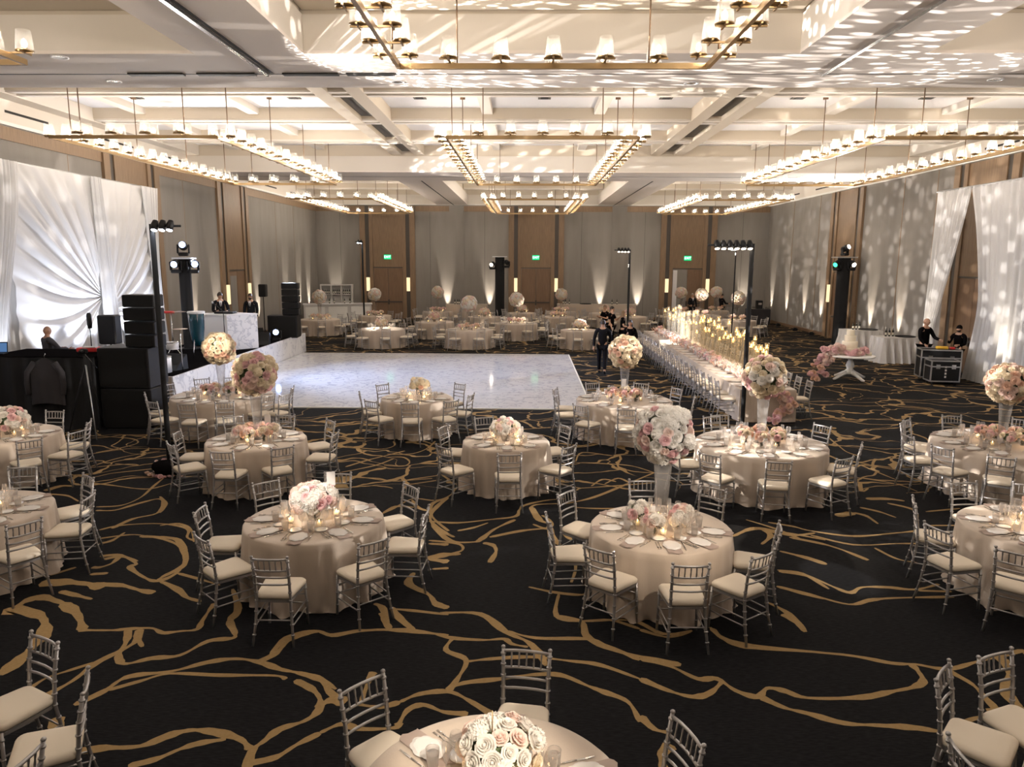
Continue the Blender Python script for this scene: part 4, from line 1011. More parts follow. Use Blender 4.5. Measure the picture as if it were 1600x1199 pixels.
# floral runner along the head table and tumbling down its near end
t = thing('floral_runner', 'long pink and blush rose garland along the head table', 'flower garland', (0, 0, 0))
rn = random.Random(4)
for sgm in range(8):
    mb = MB(); y0 = HY0+.2+sgm*1.72
    for i in range(60):
        y = y0+i/60*1.72; x = 5.52+rn.gauss(0, .09); z = TOP+.05+abs(rn.gauss(.03, .06)); mb.k = rn.choice((0, 1, 1, 2, 2, 3)); s_ = rn.uniform(.045, .075)
        d = Vector((rn.gauss(0, .5), rn.gauss(0, .4), 1)).normalized()
        mb.lathe([(s_*.25, -s_*.1), (s_*.85, s_*.15), (s_*.95, s_*.45), (s_*.55, s_*.72), (s_*.35, s_*.55), (0, s_*.75)], 8, (x, y, z), True, False, d)
    for i in range(90):     # feathery grass tips
        y = y0+rn.random()*1.72; x = 5.52+rn.gauss(0, .11); mb.k = rn.choice((0, 1, 3)); a = Vector((rn.gauss(0, .08), rn.gauss(0, .08), rn.uniform(.10, .20)))
        mb.tube([(x, y, TOP+.04), (x+a.x*.5, y+a.y*.5, TOP+.04+a.z*.6), (x+a.x, y+a.y, TOP+.04+a.z)], [.012, .012, .003], 5)
    o = mb.build('garland_section', ['white_p', 'blush_p', 'pink_p', 'peach_p'], t); o['kind'] = 'stuff'
k = 0
for i in range(70):
    u = i/70; x = 5.75+.30*math.sin(u*3.5)+rn.gauss(0, .09); y = HY0-.06-.10*abs(rn.gauss(0, .8))-.25*u*u; z = TOP+.02-u*.70+rn.gauss(0, .02)
    kind = rn.choice(['blush', 'pink', 'pink', 'peach']); s_ = rn.uniform(.06, .085)
    o = inst('cascading_rose', rn.choice(BL[kind]), t, (x, y, max(.06, z))); o.rotation_euler = (rn.uniform(.6, 1.4), rn.uniform(-.4, .4), rn.uniform(-.8, .8)); o.scale = (s_, s_, s_)
# floating candle cylinders
cyl_cache = {}; M['cyl_glass'] = glassy('candle_cylinder_glass', (.98, .96, .92), .21, .06, (1, .88, .62))
def cyl(x, y, h, label, glow=0, r=.052):
    t = thing('candle_cylinder', label, 'candle', (x, y, TOP), 0, 'tall floating candle cylinders on the head table')
    h = round(h, 1)
    if h not in cyl_cache:
        b = MB(); b.lathe([(0, 0), (r, 0), (r, h)], 14, cap=False); b1 = b.mesh('glass_cylinder', ['cyl_glass'])
        c = MB(); c.lathe([(0, h-.14), (.034, h-.14), (.038, h-.115), (0, h-.11)], 10); c1 = c.mesh('floating_candle', ['glow_wax'])
        d = MB(); d.lathe([(0, h-.11), (.013, h-.095), (.014, h-.075), (.005, h-.05), (0, h-.04)], 8, cap=False); d1 = d.mesh('flame', ['flame'])
        wt = MB(); wt.lathe([(r*.9, .01), (r*.9, h-.14), (0, h-.14)], 12, cap=False); w1 = wt.mesh('water', ['water'])
        cyl_cache[h] = (b1, c1, d1)
    b1, c1, d1 = cyl_cache[h]; inst('glass_cylinder', b1, t); c = inst('floating_candle', c1, t); inst('flame', d1, c)
    if glow: light('POINT', 'candle_glow', (x, y, TOP+h+.02), glow, (1, .66, .32), shadow_soft_size=.04)
q = random.Random(5); cnt = 0
for r_ in range(3):
    for i in range(26):
        y = HY0+.85+i*.53+r_*.17+(r_ % 2)*.25; x = 5.74+r_*.19+q.uniform(-.03, .03)
        if y > HY1-.3: continue
        h = q.choice((.7, .9, 1.0, 1.1, 1.2)) if i > 2 else q.choice((.6, .75, .9))
        cnt += 1; cyl(x, y, h, 'lit candle cylinder in %s row on head table, %s from near end' % (['left', 'middle', 'right'][r_], ORD[i]), glow=CAND*.9 if (i+r_) % 2 == 0 else 0)

# ================================================================== DANCE FLOOR AND STAGE
DX0, DX1, DY0, DY1 = -8.86, 1.66, 18.15, 28.85
mb = MB(); mb.bbox(((DX0+DX1)/2, (DY0+DY1)/2, .015), (DX1-DX0, DY1-DY0, .03)); mb.k = 1
for x0, x1, y0, y1 in ((DX0, DX1, DY0-.05, DY0), (DX0, DX1, DY1, DY1+.05), (DX1, DX1+.05, DY0-.05, DY1+.05)): mb.box(x0, x1, y0, y1, 0, .028)
tag(mb.build('dance_floor', ['marble', 'cove']), 'glossy white marble-patterned dance floor on the dark carpet', 'dance floor')
SX, SY0, SY1, SZ = -8.9, 18.2, 29.45, .74
t = thing('stage', 'raised band stage with black deck and white marble front', 'stage', (0, 0, 0))
MB().box(XL+1.15, SX-.04, SY0+.04, SY1-.04, 0, SZ).build('stage_deck', ['black'], t)
MB().box(SX-.035, SX, SY0-.03, SY1+.02, 0, SZ+.02).build('stage_fascia', ['marble_v'], t)
MB().box(SX-.75, SX-.036, SY0-.03, SY0+.035, 0, SZ+.02).build('side_fascia', ['linen'], t)
MB().box(SX-1.2, SX-.036, SY1-.035, SY1+.02, 0, SZ+.02).build('side_fascia', ['marble_v'], t)

# ---- sheer backdrop on the left
def curtain(name, label, p0, p1, z0, z1, folds, amp, matn, pull=None, nu=200, nv=24, parent=None):
    """gathered cloth between two floor points; pull(u,v) -> sideways shift 0..1 along the width"""
    p0, p1 = Vector((*p0, 0)), Vector((*p1, 0)); d = p1-p0; nrm = Vector((-d.y, d.x, 0)).normalized(); L_ = d.length
    def fn(u, v):
        uu = u if not pull else pull(u, v)
        w_ = amp*(math.sin(u*folds*2*PI)+.5*math.sin(u*folds*3.7*PI+1.3)+.3*math.sin(u*folds*7*PI))
        p = p0+d*uu+nrm*w_; return (p.x, p.y, z1+(z0-z1)*v)
    b = MB(); b.grid(fn, nu, nv); o = b.build(name, [matn], parent)
    if label: tag(o, label, 'curtain')
    return o
BX = XL+.85
bt = thing('stage_backdrop', 'white sheer draped backdrop with gathered swags behind the band', 'backdrop', (0, 0, 0))
ZB = 5.95
MB().tube([(BX-.15, 13.5, ZB+.03), (BX-.15, 24.45, ZB+.03)], .03, 8).build('crossbar', ['alu'], bt)
for y in (13.6, 17.6, 21.0, 24.4): MB().tube([(BX-.22, y, 0), (BX-.22, y, ZB)], .03, 8).build('upright', ['alu'], bt)
def swag(y0, y1, yc, zc, name, seed, flip=1):
    """cloth hung from the crossbar and gathered to a low knot at (yc, zc): folds fan out from the knot"""
    r = random.Random(seed); b = MB(); nu, nv = 150, 46
    ph = [r.uniform(0, 6) for _ in range(4)]
    def fn(u, v):
        # u: 0..1 around the fan from the top bar down the side, v: 0 at outer edge, 1 at the knot
        H = ZB-.15; W = abs(y1-y0)
        tot = W+H; s_ = u*tot
        if s_ < W: py, pz = y1+(y0-y1)*s_/W, ZB
        else: py, pz = y0, ZB-(s_-W)
        sag = math.sin(v*PI)*(.10+.75*max(0, (s_-W*.4)/tot))
        k = v**1.0
        y = py+(yc-py)*k; z = pz+(zc-pz)*k-sag*.75*(1-.3*k)
        fo = (math.sin(u*72+ph[0])+.6*math.sin(u*131+ph[1])+.4*math.sin(u*39+ph[2]))*.050*(1-.45*k)*(.35+.65*min(1, v*4+.1))
        return (BX+.02+fo+.10*math.sin(v*PI), y, max(.02, z))
    b.grid(fn, nu, nv); return b.build(name, ['sheer'], bt)
curtain('back_sheer', None, (BX-.10, 13.5), (BX-.10, 24.45), .02, ZB, 34, .035, 'sheer', parent=bt, nu=420)
swag(17.5, 21.2, 21.15, 2.6, 'swag', 1)
swag(24.4, 21.2, 21.35, 2.2, 'swag', 2)
curtain('hanging_panel', None, (BX+.16, 20.75), (BX+.16, 21.6), .02, ZB, 5, .045, 'sheer', parent=bt, nu=60, pull=lambda u, v: u*(.45+.6*v)+.15*(1-v)+.25*v)
curtain('hanging_panel', None, (BX+.16, 15.2), (BX+.16, 17.8), .02, ZB, 10, .045, 'sheer', parent=bt, nu=120, pull=lambda u, v: u*(1-.42*math.sin(min(1, v*1.15)*PI/2)**2))
curtain('hanging_panel', None, (BX+.16, 23.6), (BX+.16, 24.5), .02, ZB, 6, .04, 'sheer', parent=bt, nu=70, pull=lambda u, v: u*(1-.6*math.sin(v*PI)*.6)+.45*math.sin(min(1, v)*PI/2)*(1-u*.6))
for y in (14.8, 16.3, 18.2, 19.6, 20.6, 22.2, 23.5):
    l = spot('backdrop_uplight', (BX+.75, y, 1.0 if y > 18 else .5), (BX-.05, y+.1, 2.6), 330, (.80, .86, 1), 70, 1.0)
for z_, y in ((1.6, 19.0), (1.9, 20.1), (1.7, 22.6)): pass

# ---- right drapes
rt = thing('entrance_drapes', 'tall white sheer drapes parted over the right wall doorway', 'curtain', (0, 0, 0))
RX = 13.98; ZR = 6.02
MB().tube([(RX, 10.5, ZR+.02), (RX, 26.1, ZR+.02)], .03, 8).build('crossbar', ['alu'], rt)
for y in (26.05, 23.3, 17, 10.6): MB().tube([(RX+.1, y, 0), (RX+.1, y, ZR)], .03, 8).build('upright', ['alu'], rt)
# far panel: from y 24.3 to 22.4 at the top, swept toward the far side lower down
curtain('drape_panel', None, (RX, 26.08), (RX, 24.1), .02, ZR, 8, .05, 'sheer', parent=rt, nu=120, pull=lambda u, v: u*(1-.78*min(1, v*1.25)**1.2)+(u*.35*max(0, v-.7)*2 if v > .7 else 0))
curtain('drape_panel', None, (RX, 24.15), (RX, 10.5), .02, ZR, 44, .05, 'sheer', parent=rt, nu=500, pull=lambda u, v: u+(.085*math.exp(-u*9))*math.sin(min(1, v*1.2)*PI*.5)*(1-.55*max(0, v-.6)/.4))
for y in (25.9, 23.3, 21.6, 19.4, 17.0): spot('drape_uplight', (RX-.55, y, .12), (RX-.02, y-.05, 2.8), 420, (1, .88, .72), 55, 1.0)
upm = MB(); upm.bbox((0, 0, .06), (.24, .18, .12), bev=.015); upm.lathe([(.08, .12), (.085, .16), (.06, .16)], 14); up_me = upm.mesh('lamp_body', ['blackp'])
upl = MB(); upl.lathe([(0, .14), (.06, .14)], 14, cap=False); upl_me = upl.mesh('lens', [emis('uplight_lens', (1, .85, .68), 20)])
def uplight(x, y, nx, ny, label, e=1.0, z=.0, deg=26):
    t = thing('uplight', label, 'uplight', (x, y, z), 0, 'uplights on the floor along the walls'); inst('lamp_body', up_me, t); inst('lens', upl_me, t)
    spot('uplight_beam', (x+nx*.12, y+ny*.12, z+.17), (x+nx*.38, y+ny*.38, z+2.1), E_UP*e, (1, .86, .70), deg, .8, .03)
for i, x in enumerate((-11.95, -4.95, -2.3, 4.6, 6.95, 13.5)):
    uplight(x, YF-.40, 0, 1, 'black floor uplight washing the far wall, %s from left' % ORD[i])
for i, y in enumerate((45.2, 42.6, 39.9, 37.6, 32.2, 29.7)):
    uplight(XR-.40, y, 1, 0, 'black floor uplight along the right wall, %s from the far corner' % ORD[i])
for i, y in enumerate((28.9, 31.1, 35.9, 40.2, 42.6, 44.4)):
    uplight(XL+.40, y, -1, 0, 'black floor uplight along the left wall, %s from the backdrop' % ORD[i])

# ================================================================== POLES, TRUSSES AND LAMPS
def pole(x, y, h, label, lamps, side=-1, aimto=None, e=0, col='led_w', w_=.045):
    t = thing('light_pole', label, 'lighting stand', (x, y, 0))
    MB().tube([(0, 0, 0), (0, 0, h)], w_, 10).build('pole', ['velour'], t)
    b = MB(); b.lathe([(.28, 0), (.28, .02), (.05, .035), (.05, .06)], 20); b.build('base_plate', ['blackp'], t)
    MB().tube([(0, 0, h-.03), (side*(.13*lamps+.1), 0, h-.03)], .02, 8).build('crossbar', ['blackp'], t)
    lb = MB(); lb.lathe([(.05, 0), (.062, .10), (.045, .17), (.0, .18)], 12, ax=(0, .45, .9)); me = lb.mesh('pin_lamp', ['blackp'])
    ll = MB(); ll.lathe([(0, -.004), (.046, -.004)], 12, cap=False, ax=(0, .45, .9)); lm = ll.mesh('lens', [col])
    for i in range(lamps):
        a = inst('pin_lamp', me, t, (side*(.06+.13*i), -.06, h-.10)); inst('lens', lm, a)
        if aimto and i < len(aimto):
            spot('pin_beam', (x+side*(.06+.13*i), y-.10, h-.16), aimto[i][:3], aimto[i][3] if len(aimto[i]) > 3 else e, (1, .86, .70), aimto[i][4] if len(aimto[i]) > 4 else 7, .7)
    return t
PIN = 3000
pole(-6.30, 12.52, 4.28, 'tall black light pole at left with two lamps', 3, 1, [(-4.43, 11.79, 1.5, PIN*.35, 16), (-2.42, 8.04, .92, PIN*.5, 6), (-6.65, 15.75, 1.7, PIN*.5, 10)], col='led_c')
pole(4.50, 15.01, 4.05, 'tall black light pole before the head table with many lamps', 6, -1, [(1.53, 7.92, 1.7, PIN*.7, 9), (3.87, 11.84, 1.5, PIN*.35, 22), (-.32, 11.84, 1.0, PIN*.9, 7), (2.11, 15.53, 1.6, PIN*.25, 22), (5.6, 19.5, .9, PIN*.9, 22), (7.88, 12.0, 1.6, PIN*.6, 16)])
pole(4.20, 30.5, 4.14, 'tall black light pole behind the staff group', 4, -1, [(5.5, 27, .9, PIN*2, 18), (2.3, 31.6, .9, PIN, 12), (5.5, 31.2, .9, PIN, 10), (-.5, 35.3, 1.0, PIN*1.2, 12)])
pole(-8.6, 39.0, 4.63, 'tall black light pole before the left exit door', 2, -1, [(-7.63, 38.1, 1.3, PIN, 12), (-6.26, 31.8, .9, PIN*1.2, 11)], col='led_c')
pole(9.8, 35.2, 4.3, 'thin black light pole near the far right corner', 2, -1, [(10.6, 37.2, 1.2, PIN, 14), (9.5, 40.6, 1.3, PIN, 14)], w_=.03)
def moving_head(parent, loc, rz, tilt, lens):
    h = MB(); h.bbox((0, 0, 0), (.30, .26, .12), bev=.03); h.bbox((-.17, 0, .17), (.05, .14, .30), bev=.02); h.bbox((.17, 0, .17), (.05, .14, .30), bev=.02)
    o = h.build('moving_head', ['blackp'], parent, loc, rz)
    b = MB(); b.lathe([(.0, -.17), (.10, -.16), (.135, -.06), (.135, .10), (.115, .19), (.10, .20)], 16); b2 = b.build('lamp_head', ['blackp'], o, (0, 0, .26)); b2.rotation_euler.x = tilt
    l = MB(); l.lathe([(0, .207), (.098, .207)], 16, cap=False); l2 = l.build('lens', [lens], o, (0, 0, .26)); l2.rotation_euler.x = tilt
def truss(x, y, z0, h, label, w_=.30, heads=()):
    t = thing('truss_tower', label, 'lighting truss', (x, y, z0))
    b = MB(); b.grid(lambda u, v: (w_/2*(1 if .25 <= u < .75 else -1) if False else w_/2*math.cos(u*2*PI)*1.25*(1+.04*math.sin(u*40)), w_/2*math.sin(u*2*PI)*1.25*(1+.04*math.sin(u*40)), v*h), 40, 2, closed=True)
    b.build('cloth_sleeve', ['velour'], t)
    MB().bbox((0, 0, h+.02), (w_*2.0, w_*1.6, .05)).build('top_plate', ['alu'], t)
    MB().bbox((0, 0, .015), (w_*2.2, w_*2.2, .03)).build('base_plate', ['blackp'], t)
    for lo, rz, tilt, lens in heads: moving_head(t, lo, rz, tilt, lens)
    return t
truss(-11.2, 24.2, SZ, 2.95, 'black sleeved truss tower with three blue-white moving heads on stage', heads=(((0, 0, 3.10), .3, 1.35, 'led_b'), ((-.15, -.26, 2.55), .1, 1.75, 'led_b'), ((.36, -.18, 2.55), .7, 1.7, 'led_b')))
truss(14.1, 33.4, 0, 3.85, 'black sleeved truss tower at right wall with green-lit moving head', w_=.44, heads=(((0, 0, 4.0), .5, 1.2, 'led_w'), ((-.36, -.2, 3.35), -.9, 1.9, 'led_g'), ((.2, -.3, 3.35), .2, 1.9, 'led_w')))
truss(-1.55, 43.4, 0, 3.85, 'black sleeved truss tower behind the far tables', w_=.42, heads=(((-.42, -.25, 3.2), -.3, 1.8, 'led_w'), ((.40, -.25, 3.3), .3, 1.9, 'blackp')))
for i, dx in enumerate((-.3, 0, .3)): pass
t = thing('stage_moving_light', 'moving light glowing cool white on stage edge beside far speakers', 'stage light', (-9.15, 26.7, SZ+.06)); moving_head(t, (0, 0, 0), .3, 1.5, 'led_b')
# the light thrown by the moving heads
spot('dance_wash', (-11.0, 23.9, 4.0), (-3, 23.0, 0), 1700, (.50, .64, 1), 70, .8, .12)
spot('dance_wash', (-10.9, 23.7, 3.3), (1, 20.5, 0), 1700, (.50, .64, 1), 60, .8, .12)
spot('dance_wash', (13.7, 32.7, 4.0), (-4, 23, 0), 8000, (.50, .64, 1), 30, .7, .10)
spot('stage_wash', (-9.0, 28.4, 3.0), (-11.2, 21, 1.2), 700, (.7, .78, 1), 70, .8, .15)
def gobo(loc, tgt, e, deg, scale, thr, seed):
    """patterned spotlight: a glass pattern wheel scattering soft discs"""
    o = spot('pattern_beam', loc, tgt, e, (1, .93, .87), deg, .35, .01); d = o.data; d.use_nodes = True
    N, L = d.node_tree.nodes, d.node_tree.links; em = N['Emission']
    tc = N.new('ShaderNodeTexCoord'); sp = N.new('ShaderNodeSeparateXYZ'); L.new(tc.outputs['Normal'], sp.inputs[0])
    dv = N.new('ShaderNodeMath'); dv.operation = 'DIVIDE'; L.new(sp.outputs['X'], dv.inputs[0]); L.new(sp.outputs['Z'], dv.inputs[1])
    dw = N.new('ShaderNodeMath'); dw.operation = 'DIVIDE'; L.new(sp.outputs['Y'], dw.inputs[0]); L.new(sp.outputs['Z'], dw.inputs[1])
    cb = N.new('ShaderNodeCombineXYZ'); L.new(dv.outputs[0], cb.inputs[0]); L.new(dw.outputs[0], cb.inputs[1]); cb.inputs[2].default_value = seed
    vo = N.new('ShaderNodeTexVoronoi'); vo.inputs['Scale'].default_value = scale; L.new(cb.outputs[0], vo.inputs['Vector'])
    mr = N.new('ShaderNodeMapRange'); mr.inputs[1].default_value = thr; mr.inputs[2].default_value = thr*.6; mr.inputs[3].default_value = .10; L.new(vo.outputs['Distance'], mr.inputs[0])
    L.new(mr.outputs[0], em.inputs['Strength'])
    return o
GOB = 12000
gobo((-6.2, 12.2, 4.45), (9, 13.2, 6.8), GOB*1.1, 78, 44, .42, 1.3)
gobo((12.9, 13.2, 3.8), (-5, 11.6, 6.7), GOB*.9, 60, 36, .38, 4.1)
gobo((-10.9, 23.6, 4.4), (6, 30.0, 7.0), GOB*1.4, 46, 44, .42, 2.1)
# plain beams of the tower lamps thrown up at the ceiling
for p_, q_, e_ in (((-11.0, 23.9, 4.5), (-4, 20, 8), 1600), ((13.6, 33.0, 4.6), (6, 28, 8), 1600)): spot('up_wash', p_, q_, e_, (1, .94, .88), 130, 1.0, .12)

# ================================================================== SOUND AND BAND
def cabinet(name, label, x, y, z, w_, d, h, rz, wedge=False, cat='loudspeaker', group=None, parts=True):
    t = thing(name, label, cat, (x, y, z), rz, group)
    b = MB(); b.bbox((0, 0, h/2), (w_, d, h), bev=.02); b.build('cabinet', ['blackp'], t)
    b = MB(); b.bbox((0, -d/2-.006, h/2), (w_*.9, .012, h*.88)); b.build('grille', ['grill'], t)
    return t
for i in range(2): cabinet('subwoofer', 'big black subwoofer in the near speaker stack, %s' % ('bottom one', 'upper one')[i], -8.75, 16.1, i*.90+.0, 1.12, .85, .89, 0, group='near subwoofers')
for i in range(4):
    t = cabinet('line_array_speaker', 'black line array box in the near stack, %s' % ('lowest', 'second from bottom', 'third from bottom', 'topmost')[i], -8.35, 15.95, 1.80+i*.29, .70, .45, .265, (-.12+i*.05), group='near line array')
for i in range(1): cabinet('subwoofer', 'black subwoofer under the far speaker stack on stage', -9.25, 28.0, SZ, 1.1, .7, .85, .1)
for i in range(5): cabinet('line_array_speaker', 'slim black line array box in the far stack, %s from bottom' % ORD[i], -8.95, 28.0, SZ+.86+i*.245, .62, .40, .225, .1, group='far line array')
def stand_speaker(x, y, z, h, w_, hh, label):
    t = thing('speaker_on_stand', label, 'loudspeaker', (x, y, z))
    b = MB(); b.bbox((0, 0, h+hh/2), (w_, .32, hh), bev=.03); b.build('cabinet', ['blackp'], t)
    MB().tube([(0, 0, .3), (0, 0, h)], .022, 8).build('pole', ['blackp'], t)
    for k in range(3):
        a = k*2.094; MB().tube([(0, 0, .55), (.42*math.cos(a), .42*math.sin(a), .01)], .014, 6).build('leg', ['blackp'], t)
stand_speaker(-10.65, 18.6, SZ, .80, .46, .74, 'black speaker on stand before the white backdrop')
stand_speaker(-11.8, 33.0, 0, 2.02, .32, .56, 'small black speaker on tripod near the side door')
for x, y, rz, l in ((-10.1, 27.2, .5, 'black wedge monitor right of the DJ booth'), (-9.35, 25.6, .2, 'black wedge monitor at the stage edge'), (-9.6, 19.6, -.3, 'black wedge monitor behind the near speaker stack')):
    t = thing('floor_monitor', l, 'loudspeaker', (x, y, SZ), rz)
    b = MB(); b.add([(-.32, -.22, 0), (.32, -.22, 0), (.32, .25, 0), (-.32, .25, 0), (-.32, -.12, .12), (.32, -.12, .12), (.32, .22, .40), (-.32, .22, .40)], [(3, 2, 1, 0), (0, 1, 5, 4), (4, 5, 6, 7), (7, 6, 2, 3), (0, 4, 7, 3), (1, 2, 6, 5)]); b.build('cabinet', ['blackp'], t)
    b = MB(); b.add([(-.28, -.105, .135), (.28, -.105, .135), (.28, .20, .39), (-.28, .20, .39)], [(0, 1, 2, 3)]); b.build('grille', ['grill'], t)
# DJ booth
t = thing('dj_booth', 'white angular DJ booth with marble front panel', 'dj booth', (0, 0, SZ))
def prism(b, pts, z0, z1):
    n = len(pts); b.add([(x, y, z0) for x, y in pts]+[(x, y, z1) for x, y in pts], [tuple(reversed(range(n))), tuple(range(n, 2*n))]+[(i, (i+1) % n, (i+1) % n+n, i+n) for i in range(n)]); return b
prism(MB(), [(-10.72, 24.05), (-9.72, 23.75), (-9.72, 23.83), (-10.72, 24.15)], 0, 1.12).build('front_panel', ['whitep'], t)
prism(MB(), [(-9.72, 23.75), (-9.02, 24.55), (-9.10, 24.62), (-9.72, 23.84)], 0, 1.12).build('side_panel', ['marble_v'], t)
prism(MB(), [(-10.75, 24.02), (-9.72, 23.72), (-9.0, 24.55), (-9.9, 25.0), (-10.75, 24.6)], 1.12, 1.16).build('booth_top', ['whitep'], t)
b = MB(); b.bbox((-10.0, 24.35, SZ+1.20), (.62, .38, .06), bev=.01); tag(b.build('dj_controller', ['blackp']), 'black DJ controller on the white booth', 'dj controller')
# conga drum and small percussion
t = thing('conga_drum', 'teal conga drum on a chrome stand, white head', 'drum', (-9.75, 21.6, SZ))
MB().lathe([(.13, .42), (.17, .60), (.21, .90), (.22, 1.15), (.235, 1.38)], 24).build('shell', ['teal'], t)
MB().lathe([(.24, 1.36), (.25, 1.40), (.24, 1.43), (0, 1.44)], 24).build('drum_head', ['whitep'], t)
for k in range(3):
    a = k*2.094+.4; MB().tube([(.16*math.cos(a), .16*math.sin(a), .62), (.30*math.cos(a), .30*math.sin(a), .01)], .014, 6).build('leg', ['chrome'], t)
for k in range(6):
    a = k*PI/3; MB().tube([(.245*math.cos(a), .245*math.sin(a), 1.38), (.225*math.cos(a), .225*math.sin(a), 1.12)], .008, 5).build('tuning_lug', ['chrome'], t)
t = thing('cymbal_stand', 'chrome percussion stand with red block beside the conga', 'percussion stand', (-10.35, 21.3, SZ))
MB().tube([(0, 0, .25), (0, 0, 1.40)], .014, 8).build('pole', ['chrome'], t)
for k in range(3):
    a = k*2.094; MB().tube([(0, 0, .5), (.32*math.cos(a), .32*math.sin(a), .01)], .012, 6).build('leg', ['chrome'], t)
MB().bbox((-.10, 0, 1.42), (.42, .09, .07), bev=.02).build('wood_block', ['red'], t)
b = MB(); b.lathe([(0, 0), (.18, -.03), (.2, -.035)], 20, (.22, .05, 1.46), cap=False); b.build('cymbal', ['brass'], t)
t = thing('microphone_stand', 'chrome boom microphone stand between conga and DJ booth', 'microphone stand', (-9.35, 22.6, SZ))
MB().tube([(0, 0, 0), (0, 0, 1.35), (-.25, -.1, 1.62)], .012, 8).build('pole', ['blackp'], t); MB().lathe([(.16, 0), (.16, .02), (0, .03)], 20).build('base', ['blackp'], t)
MB().ball((-.27, -.11, 1.64), (.03, .03, .04), 10, 8).build('microphone', ['chrome'], t)
t = thing('microphone_stand', 'black microphone stand before the glowing backdrop', 'microphone stand', (-11.1, 18.5, SZ))
MB().tube([(0, 0, 0), (0, 0, 1.25)], .012, 8).build('pole', ['blackp'], t); MB().lathe([(.16, 0), (.16, .02), (0, .03)], 20).build('base', ['blackp'], t)
MB().lathe([(.045, 1.20), (.06, 1.30), (.06, 1.55), (.03, 1.60)], 12).build('microphone', ['blackp'], t)
# keyboard riser with black skirting, left
t = thing('band_riser_table', 'long black-skirted band table at the left edge', 'table', (0, 0, 0))
def sk(u, v):
    s_ = u*3.8; w = .03*math.sin(s_*16)
    x, y = (-11.8+s_, 15.55+w) if s_ < 2.42 else (-9.38+w, 15.55+s_-2.42)
    return (x, y, 1.58*(1-v)+.005)
b = MB(); b.grid(sk, 220, 3); b.build('skirt', ['velour'], t)
prism(MB(), [(-11.75, 15.6), (-9.4, 15.6), (-9.4, 17.0), (-11.75, 17.0)], 1.54, 1.60).build('table_top', ['black'], t)
t = thing('keyboard', 'bright red stage keyboard on the black table', 'keyboard', (-9.85, 16.3, 1.60), .1)
b = MB(); b.bbox((0, 0, .08), (.44, .26, .10), bev=.02); b.build('body', ['red'], t)
b = MB(); b.bbox((.06, -.06, .14), (.28, .12, .02)); b.build('keys', ['whitep'], t)
t = thing('laptop', 'open laptop with blue screen at the left edge', 'laptop', (-11.75, 16.0, 1.60), .25)
MB().bbox((0, 0, .012), (.36, .25, .02), bev=.005).build('base', ['blackp'], t); b = MB(); b.bbox((0, .14, .13), (.36, .015, .24), Matrix.Rotation(-.2, 3, 'X')); b.build('lid', ['blackp'], t)
b = MB(); b.bbox((0, .128, .13), (.33, .006, .20), Matrix.Rotation(-.2, 3, 'X')); b.build('screen', ['screen'], t)
# drum kit glints
t = thing('drum_kit', 'small chrome and white drum kit between backdrop and speakers', 'drum kit', (-9.55, 18.9, SZ))
for (x, y, z, r, h) in ((0, 0, .02, .26, .42), (-.38, .05, .55, .17, .14), (.30, .1, .62, .15, .2)):
    b = MB(); b.lathe([(r, 0), (r, h)], 20, (x, y, z)); b.build('drum', ['whitep'], t)
    b = MB(); b.lathe([(r+.012, h-.03), (r+.012, h), (0, h+.004)], 20, (x, y, z)); b.build('rim', ['chrome'], t)
for x, y, z in ((-.55, .2, 1.05), (.5, .15, 1.15)):
    b = MB(); b.lathe([(0, .02), (.19, 0)], 20, (x, y, z), cap=False); b.build('cymbal', ['brass'], t); MB().tube([(x, y, 0), (x, y, z)], .012, 6).build('stand', ['chrome'], t)
# camera tripod
t = thing('tripod', 'tall tripod with an aluminium leg before the black skirt', 'tripod', (-9.25, 15.15, 0))
MB().tube([(.05, 0, 1.05), (-.02, 0, 1.72)], .02, 8).build('centre_column', ['blackp'], t)
for i, (x, y, m_) in enumerate(((.42, -.55, 'alu'), (-.5, .0, 'blackp'), (.1, .35, 'blackp'))): MB().tube([(.0, 0, 1.50), (x*.5, y*.5, .8), (x, y, .01)], [.018, .014, .010], 6).build('leg', [m_], t)
b = MB(); b.bbox((0, -.02, 1.79), (.14, .10, .10), bev=.02); b.lathe([(.03, 0), (.035, .10)], 12, (0, -.06, 1.79), ax=(0, -1, 0)); b.build('camera_body', ['blackp'], t)
MB().tube([(.0, 0, 1.72), (.32, -.15, 1.45)], .01, 6).build('pan_handle', ['blackp'], t)
# jacket on a hanger
t = thing('hanging_jacket', 'charcoal suit jacket hung on the black table skirt', 'jacket', (-10.35, 15.50, 1.62))
b = MB()
def jk(u, v):
    w_ = .10+.25*min(1, (v*5)**.6) if v < .2 else .35+.02*v
    w_ *= 1 if v < .85 else 1; a = (u-.5)*PI
    return (w_*math.sin(a), -.09*math.cos(a)*(.5+.5*min(1, v*3))+.012*math.sin(u*26)*v, -.06-v*.98+.03*math.cos(a*2))
b.grid(jk, 28, 14); b.build('jacket_body', ['charcoal'], t)
for s in (-1, 1): MB().tube([(s*.22, -.02, -.14), (s*.37, -.04, -.35), (s*.40, -.05, -.60), (s*.38, -.06, -.82)], [.07, .065, .055, .05], 10).build('sleeve', ['charcoal'], t)
MB().tube([(-.2, 0, -.12), (0, 0, -.04), (.2, 0, -.12)], .012, 6).build('hanger', ['blackp'], t); MB().tube([(0, 0, -.04), (0, 0, .02), (.03, 0, .05), (.0, .03, .06)], .005, 6).build('hanger_hook', ['chrome'], t)

